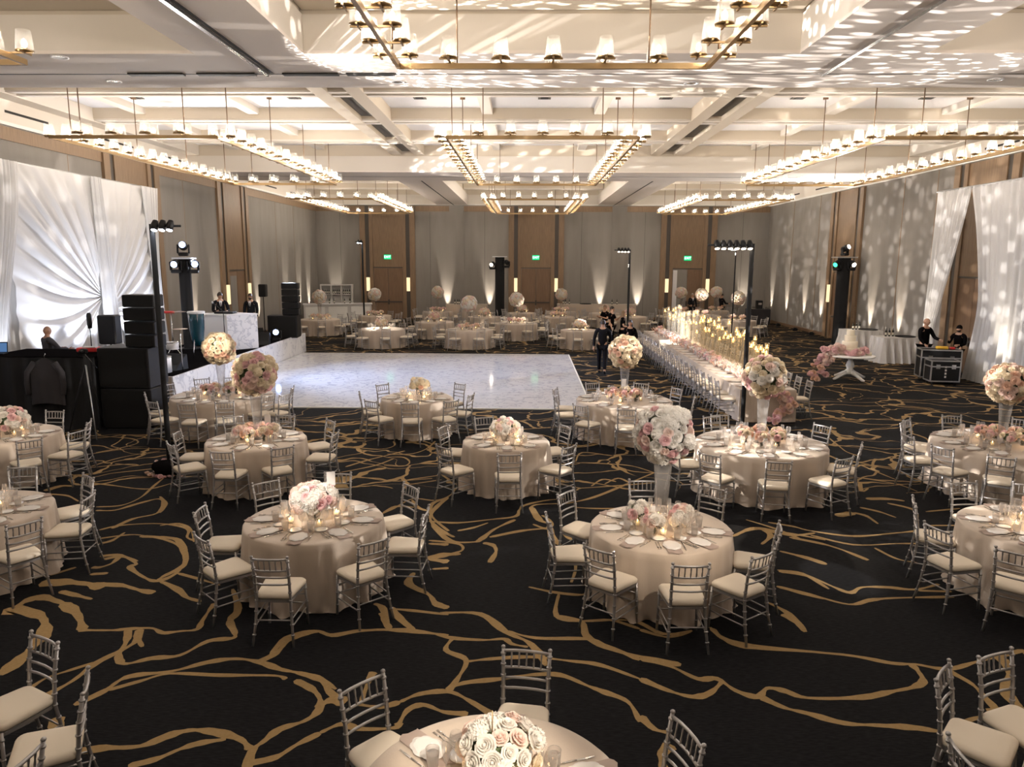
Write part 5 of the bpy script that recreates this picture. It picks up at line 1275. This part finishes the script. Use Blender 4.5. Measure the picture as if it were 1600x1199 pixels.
# ================================================================== BARS, BUFFETS
t = thing('bar_counter', 'long white panelled bar counter in the far left corner', 'bar', (0, 0, 0))
ca, cb = Vector((-12.7, 41.3, 0)), Vector((-9.05, 44.6, 0)); ca = Vector((-12.6, 41.6, 0)); cb = Vector((-8.95, 42.6, 0))
d = (cb-ca); L_ = d.length; ang = math.atan2(d.y, d.x)
bo = MB(); bo.box(0, L_, 0, .6, 0, 1.12); bo.build('counter_body', ['white_linen'], t, ca, ang)
MB().box(-.05, L_+.05, -.08, .68, 1.12, 1.18).build('counter_top', ['whitep'], t, ca, ang)
for k in range(3): MB().box(k*L_/3+.10, (k+1)*L_/3-.10, -.02, 0, .12, 1.0).build('front_panel', ['cove'], t, ca, ang)
t = thing('back_bar_shelf', 'white back bar with three cubbies of bottles', 'shelf', (-12.55, 44.9, 0))
b = MB(); b.box(0, 1.95, 0, .4, 0, 1.1); b.box(0, 1.95, 0, .4, 2.1, 2.18); b.box(0, 1.95, .36, .4, 1.1, 2.1)
for k in range(4): b.box(k*.63, k*.63+.06, 0, .4, 1.1, 2.1)
b.box(0, 1.95, 0, .4, 1.55, 1.6); b.build('shelf_frame', ['white_linen'], t)
BOT = MB(); BOT.lathe([(0, 0), (.037, 0), (.037, .19), (.030, .22), (.014, .25), (.014, .31), (0, .312)], 12); BOTM = BOT.mesh('bottle_glass', ['bottle'])
BLB = MB(); BLB.lathe([(.0378, .06), (.0378, .15)], 12, cap=False); BLM = BLB.mesh('bottle_label', ['label'])
def bottle(x, y, z, label, group):
    t = thing('wine_bottle', label, 'bottle', (x, y, z), 0, group); inst('bottle_glass', BOTM, t); inst('bottle_label', BLM, t)
for k in range(3):
    for j in range(4): bottle(-12.55+.14+k*.63+j*.12, 45.05, 1.60, 'dark bottle in the back bar cubbies, %s from left' % ORD[k*4+j], 'bottles in the back bar')
for j, (u, hh) in enumerate(((1.35, 1), (1.62, 1), (2.2, 1), (2.5, 1))):
    p = ca+d.normalized()*u+Vector((0, .3, 0)); bottle(p.x, p.y, 1.18, 'dark bottle standing on the white bar counter, %s from left' % ORD[j], 'bottles on the bar counter')
def linen_table(label, x0, x1, y0, y1, h, mt='linen', name='buffet_table', flare=.06):
    t = thing(name, label, 'table', ((x0+x1)/2, (y0+y1)/2, 0)); X, Y = (x1-x0)/2, (y1-y0)/2
    per = side((-X, -Y), (X, -Y), 24)+side((X, -Y), (X, Y), 14)+side((X, Y), (-X, Y), 24)+side((-X, Y), (-X, -Y), 14); nn = len(per); vs = []
    for j, dz in enumerate((0, .02, .3, .6, .95)):
        for i, p in enumerate(per):
            nx = -1 if p.x < -X+.01 else (1 if p.x > X-.01 else 0); ny = -1 if p.y < -Y+.01 else (1 if p.y > Y-.01 else 0)
            o = .01 if j < 2 else dz*flare*(1+.8*math.sin(i*1.3))
            vs.append((p.x+nx*o, p.y+ny*o, (h-dz*h/.95)+.003))
    f = [(j*nn+i, (j+1)*nn+i, (j+1)*nn+(i+1) % nn, j*nn+(i+1) % nn) for j in range(4) for i in range(nn)]
    MB().add(vs, [tuple(range(nn))]+f, False).build('tablecloth', [mt], t); return t
linen_table('tall linen-covered back bar left of the middle door', -4.7, -2.3, 43.2, 44.0, 1.10)
linen_table('long linen-covered serving bar right of the middle door', 1.9, 6.6, 44.6, 45.4, 1.06)
for j, x in enumerate((-4.2, -4.05, -3.95)): bottle(x, 43.5, 1.10, 'dark bottle on the linen back bar, %s from left' % ORD[j], 'bottles on the linen back bar')
for j, x in enumerate((2.25, 2.38, 2.62, 5.2, 5.5)): bottle(x, 44.9, 1.06, 'dark bottle on the long linen serving bar, %s from left' % ORD[j], 'bottles on the linen serving bar')
TRY = MB(); TRY.lathe([(0, .01), (.34, .01), (.36, .03), (.34, .03)], 28, cap=False); TRY.lathe([(0, 0), (.35, 0), (.36, .03)], 28, cap=False); TRYM = TRY.mesh('round_tray', ['blackp'])
o = inst('round_tray', TRYM, None, (3.6, 44.95, 1.065)); tag(o, 'round black tray on the long linen serving bar', 'tray')
linen_table('white linen side table nearer the truss tower, with three bottles', 13.05, 14.45, 30.0, 30.9, .93, 'white_linen', flare=.16)
linen_table('white linen side table nearer the drapes, with three bottles', 13.15, 14.55, 27.2, 28.2, .93, 'white_linen', flare=.16)
for j in range(3): bottle(13.45+j*.13, 30.5, .93, 'dark bottle on the side table nearer the truss, %s from left' % ORD[j], 'bottles on the side tables')
for j in range(3): bottle(13.50+j*.13, 27.8, .93, 'dark bottle on the side table nearer the drapes, %s from left' % ORD[j], 'bottles on the side tables')
o = inst('round_tray', TRYM, None, (14.05, 30.42, .935)); tag(o, 'round black tray on the side table nearer the truss', 'tray')
o = inst('round_tray', TRYM, None, (14.15, 27.65, .935)); tag(o, 'round black tray on the side table nearer the drapes', 'tray')
# coffee station in the far right corner
t = thing('coffee_station', 'dark boxed coffee station in the far right corner', 'serving station', (13.7, 43.9, 0)); MB().bbox((0, 0, .45), (1.3, .7, .9), bev=.02).build('counter_box', ['charcoal'], t)
t = thing('coffee_machine', 'black coffee machine on the corner serving station', 'coffee machine', (13.75, 43.9, .9)); MB().bbox((0, 0, .25), (.36, .32, .5), bev=.03).build('body', ['blackp'], t); MB().bbox((0, -.17, .30), (.2, .02, .12)).build('chrome_front', ['chrome'], t)
for j in range(8):
    o = inst('coffee_cup', TUMB, None, (13.15+.075*j if j < 5 else 14.0+.08*(j-4), 43.65, .9)); tag(o, 'glass cup on the corner coffee station, %s from left' % ORD[j], 'cup', 'cups on the coffee station')

# ================================================================== CAKE TABLE
cxk, cyk = 10.30, 23.35
t = thing('cake_table', 'round white pedestal table with four splayed feet', 'table', (cxk, cyk, 0))
MB().lathe([(0, .735), (.70, .735), (.72, .75), (.72, .775), (.70, .785), (0, .785)], 40).build('table_top', ['cove'], t)
MB().lathe([(.16, .18), (.17, .26), (.09, .34), (.13, .44), (.10, .55), (.06, .62), (.14, .72), (.16, .735)], 24).build('pedestal', ['cove'], t)
for k in range(4):
    a = k*PI/2+.35; c_, s_ = math.cos(a), math.sin(a)
    MB().tube([(.08*c_, .08*s_, .24), (.3*c_, .3*s_, .16), (.52*c_, .52*s_, .06), (.62*c_, .62*s_, .035)], [.07, .055, .045, .035], 10).build('foot', ['cove'], t)
t = thing('wedding_cake', 'four-tiered cream wedding cake among pink flowers', 'cake', (cxk-.02, cyk+.1, .785))
for k, (r, z, h) in enumerate(((.30, 0, .22), (.235, .22, .20), (.175, .42, .19), (.12, .61, .17))): MB().lathe([(r*.98, z), (r, z+.02), (r, z+h-.02), (r*.97, z+h), (0, z+h)], 32).build('cake_tier', ['fondant'], t)
o = MB().lathe([(.09, 0), (.09, .10), (0, .11)], 20).build('small_cake', ['fondant'], None, (cxk+.50, cyk-.12, .785)); tag(o, 'small round cream cake at right of the wedding cake', 'cake')
t = thing('cascading_flowers', 'pink flower cascade pouring off the cake table to the floor', 'flower arrangement', (0, 0, 0)); rk = random.Random(9)
for i in range(96):
    u = i/96
    if u < .36:
        a = rk.uniform(PI*.85, PI*2.0); r = rk.uniform(.30, .52); x, y, z = cxk+r*math.cos(a), cyk+r*math.sin(a)+.05, .80+rk.uniform(0, .16)
    else:
        v = (u-.36)/.64; x = cxk-.50-.75*v+rk.gauss(0, .13); y = cyk-.15-.15*v+rk.gauss(0, .10); z = 1.0-.95*v**1.2+rk.gauss(0, .07)+(.10*math.sin(v*PI))
    kind = rk.choice(['pink', 'pink', 'blush', 'pinkf', 'blushf'] if u < .8 else ['pink', 'peach', 'peach', 'pinkf']); s_ = rk.uniform(.075, .11)
    o = inst('bloom', rk.choice(BL[kind]), t, (x, y, max(.04, z))); o.rotation_euler = (rk.uniform(.1, 1.2), rk.uniform(-.6, .2), rk.uniform(-.6, .6)); o.scale = (s_, s_, s_)
# flowers on black cloth by the pole foot
t = thing('fallen_garland', 'black bag with blush flowers lying by the left pole foot', 'flower garland', (-6.15, 12.20, 0)); rk = random.Random(2)
b = MB(); b.ball((-.05, .1, .12), (.30, .22, .13), 16, 8, .12, rk); b.build('black_bag', ['black'], t)
for i in range(26):
    a = i/26*6.0; o = inst('bloom', rk.choice(BL[rk.choice(['blush', 'peach', 'pink'])]), t, (-.05+.36*math.cos(a)*rk.uniform(.7, 1.1), .1+.27*math.sin(a), .02+(.16 if math.sin(a) > .3 else 0))); s_ = rk.uniform(.03, .055); o.scale = (s_, s_, s_); o.rotation_euler = (rk.uniform(-.8, .8), rk.uniform(-.8, .8), 0)
# ================================================================== ROAD CASES
def road_case(x, y, w_, d, h, rz, label, wheels=True):
    t = thing('road_case', label, 'flight case', (x, y, 0), rz); z0 = .12 if wheels else .0
    MB().bbox((0, 0, z0+h/2), (w_, d, h)).build('case_body', ['blackp'], t)
    b = MB(); e = .018
    for sx in (-1, 1):
        for sy in (-1, 1): b.bbox((sx*w_/2, sy*d/2, z0+h/2), (e*2, e*2, h+e))
    for z in (z0, z0+h*.72, z0+h):
        for sy in (-1, 1): b.bbox((0, sy*d/2, z), (w_+e, e*2, e*2))
        for sx in (-1, 1): b.bbox((sx*w_/2, 0, z), (e*2, d+e, e*2))
    b.build('aluminium_edging', ['alu'], t)
    for sx in (-1, 1): b = MB(); b.bbox((sx*w_*.27, -d/2-.006, z0+h*.72), (.12, .014, .13)); b.build('latch', ['chrome'], t)
    if wheels:
        for sx in (-1, 1):
            for sy in (-1, 1): b = MB(); b.lathe([(.05, -.018), (.05, .018)], 14, (sx*w_*.4, sy*d*.38, .052), ax=(1, 0, 0)); b.bbox((sx*w_*.4, sy*d*.38, .105), (.07, .06, .03)); b.build('caster', ['blackp'], t)
    return t
road_case(13.05, 23.35, 1.12, .62, .86, -.25, 'large black road case with a yellow item on top')
t = road_case(12.75, 22.55, .82, .5, .62, -.12, 'smaller black road case standing before the large one')
for k in range(4): b = MB(); b.bbox((0, -.262, .26+k*.10), (.05, .008, .06)); b.build('stencil_mark', ['card'], t)
t = thing('tool_tray', 'yellow tool on the large road case', 'tool', (13.1, 23.3, .985), -.25); MB().bbox((0, 0, .05), (.34, .16, .09), bev=.02).build('tool_body', ['yellow'], t); MB().bbox((.30, .02, .04), (.16, .12, .07), bev=.02).build('tool_handle', ['red'], t)

# ================================================================== PEOPLE
dg = None
def skin_mesh(pts, edges, rad, name, mats, lvl=2, root=0):
    me = bpy.data.meshes.new(name); me.from_pydata([tuple(p) for p in pts], edges, []); o = bpy.data.objects.new(name, me); COL.objects.link(o)
    sm = o.modifiers.new('s', 'SKIN'); sm.use_smooth_shade = True
    for i, r in enumerate(rad):
        sv = me.skin_vertices[0].data[i]; sv.radius = (r, r) if not isinstance(r, tuple) else r; sv.use_root = (i == root)
    su = o.modifiers.new('u', 'SUBSURF'); su.levels = lvl; su.render_levels = lvl
    bpy.context.view_layer.update()
    m2 = bpy.data.meshes.new_from_object(o.evaluated_get(bpy.context.evaluated_depsgraph_get()))
    bpy.data.objects.remove(o); bpy.data.meshes.remove(me); m2.name = name
    v = [tuple(x.co) for x in m2.vertices]; f = [tuple(p.vertices) for p in m2.polygons]; bpy.data.meshes.remove(m2)
    return v, f
def person(x, y, z, rz, h, label, skin='skin', hair='hair', top='suit', bottom='suit', shirt=None, arms=((.1, .25, .0), (.1, .25, .0)), hairlen=0, stride=0.0, head=(0, 0), female=False, glasses=False, short=False, cap=False, shoes='blackp', beard=False):
    """arms: for left and right (shoulder swing forward, sideways, elbow bend); the figure faces local -Y"""
    t = thing('person', label, 'person', (x, y, z), rz); k = h/1.75
    W = .17 if female else .20
    hip, kn_, an = .93*k, .50*k, .08*k
    P = [Vector((0, 0, .95*k)), Vector((0, .0, 1.12*k)), Vector((0, .01, 1.32*k)), Vector((0, .01, 1.46*k)), Vector((0, -.005, 1.53*k)), Vector((0, -.015, 1.62*k))]
    E = [(0, 1), (1, 2), (2, 3), (3, 4), (4, 5)]; Rr = [(.145*k, .11*k), (.125*k, .10*k), (.155*k, .11*k), .085*k, .055*k, .06*k]
    J = {}
    for s, sg in (('L', -1), ('R', 1)):
        sf = stride*sg
        pts = [Vector((sg*.095*k, 0, hip-.04)), Vector((sg*.10*k, -.10*sf, kn_+.0)), Vector((sg*.10*k, -.24*sf+(.10*abs(stride) if sf < 0 else 0), an+(.06 if sf < 0 and stride else 0))), Vector((sg*.11*k, -.24*sf-.13*k+(.10*abs(stride) if sf < 0 else 0), .035*k))]
        b0 = len(P); P += pts; E += [(0, b0), (b0, b0+1), (b0+1, b0+2), (b0+2, b0+3)]; Rr += [.09*k, .058*k, .042*k, .035*k]; J['leg'+s] = pts
    for s, sg, (fw, sd, el) in (('L', -1, arms[0]), ('R', 1, arms[1])):
        sh = Vector((sg*W*k, .01, 1.42*k)); up = .29*k; fo = .26*k
        d = Vector((sg*math.sin(sd), -math.sin(fw)*math.cos(sd), -math.cos(fw)*math.cos(sd))).normalized(); elb = sh+d*up
        a2 = fw+el; inward = -sg*min(.6, el*.35)
        d2 = Vector((sg*math.sin(sd)*.5+inward, -math.sin(a2), -math.cos(a2))).normalized(); wr = elb+d2*fo
        b0 = len(P); P += [sh, elb, wr]; E += [(3, b0), (b0, b0+1), (b0+1, b0+2)]; Rr += [.055*k, .040*k, .027*k]; J['arm'+s] = (sh, elb, wr, d2)
    v, f = skin_mesh(P, E, Rr, 'body', ['skin'], 2)
    b = MB(); b.add(v, f, True); r = .098*k
    hc = Vector((math.sin(head[0])*.01, -.02, 1.65*k)); hm = MB()
    # head: ovoid with jaw, brow, nose, ears, mouth, eyes
    def hd(u, w_):
        th, ph = PI*w_, 2*PI*u; X = math.sin(th)*math.cos(ph); Yy = math.sin(th)*math.sin(ph); Zz = math.cos(th)
        jaw = 1-.30*max(0, -Zz)**1.2; bk = 1.08 if Yy > 0 else 1.0
        return (X*.078*k*jaw, Yy*.095*k*bk*(1-.10*max(0, -Zz))-(.012*k*max(0, -Zz) if Yy < 0 else 0), Zz*.118*k)
    hm.grid(hd, 20, 14)
    hm.add([(-.011*k, -.090*k, .02*k), (.011*k, -.090*k, .02*k), (.016*k, -.088*k, -.022*k), (-.016*k, -.088*k, -.022*k), (0, -.118*k, -.018*k)], [(0, 1, 4), (1, 2, 4), (2, 3, 4), (3, 0, 4)])
    for s in (-1, 1): hm.ball((s*.080*k, .005, -.002), (.012*k, .02*k, .03*k), 6, 5)
    q = Matrix.Rotation(head[0], 3, 'Z') @ Matrix.Rotation(head[1], 3, 'X')
    b.add([hc+q @ Vector(p) for p in hm.v], hm.f, True)
    # hands: palm with five bent fingers
    for s, sg in (('L', -1), ('R', 1)):
        sh, elb, wr, d2 = J['arm'+s]; side_ = Vector((sg, 0, 0)); nrm = d2.cross(side_).normalized(); sdv = nrm.cross(d2).normalized()
        b.tube([wr-d2*.01, wr+d2*.04*k, wr+d2*.085*k], [.022*k, .032*k, .028*k], 8)
        for i in range(4):
            o = (i-1.5)*.017*k; ln = (.066, .078, .073, .058)[i]*k; p0 = wr+d2*.082*k+nrm*o*1.0
            b.tube([p0, p0+d2*ln*.5-sdv*sg*.006*k, p0+d2*ln*.9-sdv*sg*.022*k], [.0095*k, .0085*k, .006*k], 6)
        p0 = wr+d2*.03*k-nrm*.026*k; b.tube([p0, p0+d2*.03*k-nrm*.022*k, p0+d2*.06*k-nrm*.026*k], [.011*k, .010*k, .007*k], 6)
    b.build('body', [skin], t)
    # face details
    fb = MB()
    for s in (-1, 1): fb.add([hc+q @ Vector((s*.03*k+a*.010*k, -.091*k, .016*k+c_*.006*k)) for a, c_ in ((-1, 0), (0, -1), (1, 0), (0, 1))], [(0, 1, 2, 3)])
    fb.build('eyes', ['eye'], t)
    lp = MB(); lp.add([hc+q @ Vector((a*.022*k, -.092*k+abs(a)*.008*k, -.052*k+c_*.006*k)) for a, c_ in ((-1, 0), (0, -1), (1, 0), (0, 1))], [(0, 1, 2, 3)]); lp.build('mouth', ['lip'], t)
    if glasses: gb = MB(); [gb.tube([hc+q @ Vector((s*.03*k+.02*k*math.cos(a), -.100*k, .014*k+.016*k*math.sin(a))) for a in [j*PI/6 for j in range(13)]], .003, 5) for s in (-1, 1)]; gb.build('glasses', ['blackp'], t)
    if hair:
        hb = MB()
        def hr(u, w_):
            th = PI*w_*.56; ph = 2*PI*u; X = math.sin(th)*math.cos(ph); Yy = math.sin(th)*math.sin(ph); Zz = math.cos(th)
            front = max(0, -Yy)
            return hc+q @ Vector((X*.088*k, Yy*.108*k+.006, max(Zz*.130*k, -.03*k+front*.075*k)+.004))
        hb.grid(hr, 20, 8)
        if hairlen:
            def hl(u, w_):
                a = (u-.5)*PI*1.25+PI/2; rr_ = .088*k*(1+.15*math.sin(w_*3))*(1+.05*math.sin(u*30))
                return hc+Vector((rr_*math.cos(a), rr_*1.15*math.sin(a)+.005, .05*k-w_*hairlen*k))
            hb.grid(hl, 18, 6)
        hb.build('hair', [hair], t)
    if cap: cb_ = MB(); cb_.grid(lambda u, w_: hc+q @ Vector((.092*k*math.sin(PI*w_*.5)*math.cos(2*PI*u), .110*k*math.sin(PI*w_*.5)*math.sin(2*PI*u), .128*k*math.cos(PI*w_*.5)+.02*k)), 18, 6); cb_.add([hc+q @ Vector(p) for p in ((-.06*k, -.095*k, .03*k), (.06*k, -.095*k, .03*k), (.045*k, -.17*k, .02*k), (-.045*k, -.17*k, .02*k))], [(0, 1, 2, 3)]); cb_.build('cap', ['black'], t)
    if beard: bb_ = MB(); bb_.grid(lambda u, w_: hc+q @ Vector((.074*k*math.cos(PI+PI*u)*(1-.4*w_), .093*k*math.sin(PI+PI*u)*(1-.25*w_)-.004, -.035*k-.075*k*w_)), 12, 5); bb_.build('beard', ['hair'], t)
    # clothes, grown a little wider than the body
    g_ = .022*k
    CPt = [Vector((0, 0, .86*k))]+P[1:4]; CE = [(0, 1), (1, 2), (2, 3)]; CR_ = [(.165*k, .13*k), (.145*k, .12*k), (.17*k, .125*k), .088*k]
    for s, sg in (('L', -1), ('R', 1)):
        sh, elb, wr, d2 = J['arm'+s]; b0 = len(CPt)
        if short: CPt = CPt+[sh, sh.lerp(elb, .75)]; CE += [(3, b0), (b0, b0+1)]; CR_ += [.068*k, .058*k]
        else: CPt = CPt+[sh, elb, wr.lerp(elb, .06)]; CE += [(3, b0), (b0, b0+1), (b0+1, b0+2)]; CR_ += [.070*k, .056*k, .043*k]
    v, f = skin_mesh(CPt, CE, CR_, 'top', [top], 2); MB().add(v, f, True).build('jacket' if not short else 'shirt', [top], t)
    LP = [Vector((0, .0, .97*k))]; LE = []; LR = [(.16*k, .125*k)]
    for s in 'LR':
        a, b_, c_, d_ = J['leg'+s]; b0 = len(LP); LP += [a, b_, c_.lerp(b_, .02)]; LE += [(0, b0), (b0, b0+1), (b0+1, b0+2)]; LR += [.105*k, .076*k, .062*k]
    v, f = skin_mesh(LP, LE, LR, 'bottom', [bottom], 2); MB().add(v, f, True).build('trousers', [bottom], t)
    for s in 'LR':
        a, b_, c_, d_ = J['leg'+s]; sb_ = MB(); sb_.tube([c_+Vector((0, .05*k, -.045*k)), c_+Vector((0, 0, -.035*k)), d_+Vector((0, 0, .01)), d_+Vector((0, -.06*k, .0))], [.034*k, .043*k, .038*k, .025*k], 10); sb_.build('shoe', [shoes], t)
    if shirt:
        sb_ = MB(); sb_.add([(-.045*k, -.118*k, 1.44*k), (.045*k, -.118*k, 1.44*k), (.0, -.158*k, 1.20*k)], [(0, 2, 1)]); sb_.add([(-.045*k, -.095*k, 1.49*k), (.045*k, -.095*k, 1.49*k), (.045*k, -.122*k, 1.43*k), (-.045*k, -.122*k, 1.43*k)], [(0, 3, 2, 1)]); sb_.build('shirt_front', ['shirt'], t)
        tb = MB(); tb.add([(-.012*k, -.128*k, 1.43*k), (.012*k, -.128*k, 1.43*k), (.018*k, -.16*k, 1.22*k), (-.018*k, -.16*k, 1.22*k)], [(0, 3, 2, 1)]); tb.build('tie', ['suit'], t)
    return t
person(2.52, 24.16, 0, PI-.15, 1.76, 'man in black suit walking away right of the dance floor', stride=.9, arms=((.35, .22, .1), (-.3, .22, .25)), hair='hair')
person(3.55, 33.2, 0, -.9, 1.70, 'woman in black facing her colleague, arms folded', top='black', bottom='black', hair='hair_l', arms=((.4, .2, 1.5), (.4, .2, 1.5)), short=True, female=True, head=(.3, 0))
person(3.62, 31.3, 0, 1.0, 1.76, 'person with dark bun in black shirt seen from behind', top='black', bottom='black', arms=((.1, .15, .3), (.5, .2, 1.7)), short=True, female=True)
person(3.95, 30.05, 0, 1.35, 1.66, 'woman in black dress with long brown hair in profile', top='black', bottom='black', hair='hair_l', hairlen=.36, arms=((.2, .1, 1.1), (.2, .1, .6)), short=True, female=True)
person(3.60, 25.5, 0, -.15, 1.66, 'woman with long dark hair in black, hands at chest', top='black', bottom='black', hair='hair', hairlen=.42, arms=((.2, .2, 1.9), (.1, .25, .9)), female=True)
person(-10.62, 25.45, SZ, .55, 1.80, 'man in black tuxedo looking down at the DJ booth', shirt=True, arms=((.35, .15, 1.2), (.35, .15, 1.2)), head=(.2, .35))
person(-10.02, 26.7, SZ, .05, 1.70, 'man with glasses, white shirt and dark tie behind DJ', shirt=True, arms=((.1, .15, .3), (.1, .15, .3)), glasses=True, beard=True)
o = MB().box(-.45, .45, -.35, .35, 0, .38).build('riser_block', ['black'], None, (-11.6, 17.6, 0)); tag(o, 'low black riser block under the bald bandsman', 'platform')
person(-11.6, 17.55, .38, 2.6, 1.68, 'bald man in dark clothes at the band table', skin='skin_dark', hair=None, top='charcoal', bottom='black', arms=((.6, .2, .9), (.6, .2, .9)))
person(13.10, 24.35, 0, .35, 1.86, 'bald man with glasses in black leaning over the road case', hair=None, top='black', bottom='black', arms=((.35, .28, .5), (.5, .2, .9)), glasses=True, head=(.2, .2))
person(14.0, 24.0, 0, -1.0, 1.66, 'person in black cap and mask behind the road cases', top='black', bottom='black', cap=True, arms=((.4, .2, 1.7), (.3, .2, 1.2)), beard=True)
person(10.1, 45.2, 0, .2, 1.72, 'grey-haired man in dark suit near the right exit door', hair='hair_g', arms=((.3, .2, .9), (.1, .2, .2)), shirt=True)
person(11.9, 45.3, 0, 1.9, 1.70, 'waiter in dark suit bending near the right exit door', arms=((.5, .2, 1.0), (.3, .2, .9)), shirt=True, head=(0, .3))
# table number sticks
for x, y, h, l, hh in ((-.17, 3.70, .36, 'thin gold pick rising from the bottom edge bouquet', 0), ):
    o = MB().tube([(0, 0, 0), (0, 0, h)], .004, 6).build('table_pick', ['brass'], None, (x, y, TOP+.14)); tag(o, l, 'table number holder')
for (px, py, y, l) in ((517, 748, 8.2, 'white table number card behind the big low bouquet'), (975, 598, 15.7, 'white table number card right of dance floor'), (418, 655, 11.9, 'white table number card left of centre table')):
    p = aty(px, py, y); t = thing('table_number', l, 'table number', (p.x, p.y, TOP)); hz = max(.12, p.z-TOP)
    MB().bbox((0, 0, hz), (.10, .004, .16)).build('number_card', ['card'], t); MB().tube([(0, .01, 0), (0, .01, hz)], .004, 6).build('stick', ['brass'], t)
spot('pin_beam', (4.4, -1.0, 6.6), (1.5, 7.9, 1.75), 2000, (1, .93, .86), 7, .8, .05)
spot('pin_beam', (3.6, 1.0, 6.6), (-2.35, 15.6, 1.05), 3600, (1, .86, .68), 3.5, .8, .05)
spot('pin_beam', (1.0, 14.6, 6.3), (3.75, 8.35, 0), 2200, (1, .95, .9), 5, .5, .02)  # added ceiling spot, no fixture there; makes the light patch on the carpet
spot('pin_beam', (-3.4, 1.5, 6.7), (-2.42, 8.04, 1.05), 4200, (1, .90, .80), 5.5, .8, .05)  # added unseen spot overhead, brightens the top of the big bouquet
spot('pin_beam', (1.2, 4.0, 6.7), (-.30, 11.84, 1.0), 2600, (1, .88, .76), 5, .8, .05)  # extra overhead spot without a lamp, lifts the middle bouquet
spot('pin_beam', (-9.5, 4.0, 6.7), (-4.43, 11.79, .95), 1500, (1, .84, .68), 9, .8, .05)  # spot put in overhead without a fixture, brightens the left-of-centre table
spot('pin_beam', (4.0, 1.0, 6.7), (1.5, 7.7, .8), 2200, (1, .84, .68), 12, .9, .05)  # wide unseen fill spot added over the white ball table top
# soft spots from lamps above and behind the camera that light the near tables
spot('pin_beam', (2.0, -1.5, 6.6), (-.15, 3.7, .9), 3800, (1, .87, .72), 9, .8, .05)
spot('pin_beam', (6.5, 1.0, 6.6), (5.9, 8.05, .95), 3000, (1, .85, .68), 9, .8, .05)
spot('pin_beam', (-3.0, 1.0, 6.6), (-8.75, 12, 1.0), 3000, (1, .85, .68), 7, .8, .05)
spot('cake_beam', (7.9, 19, 6.8), (10.1, 23.3, .8), 700, (1, .88, .76), 12, .8, .05)
# make every light a child of nothing and keep lamp objects out of the object list
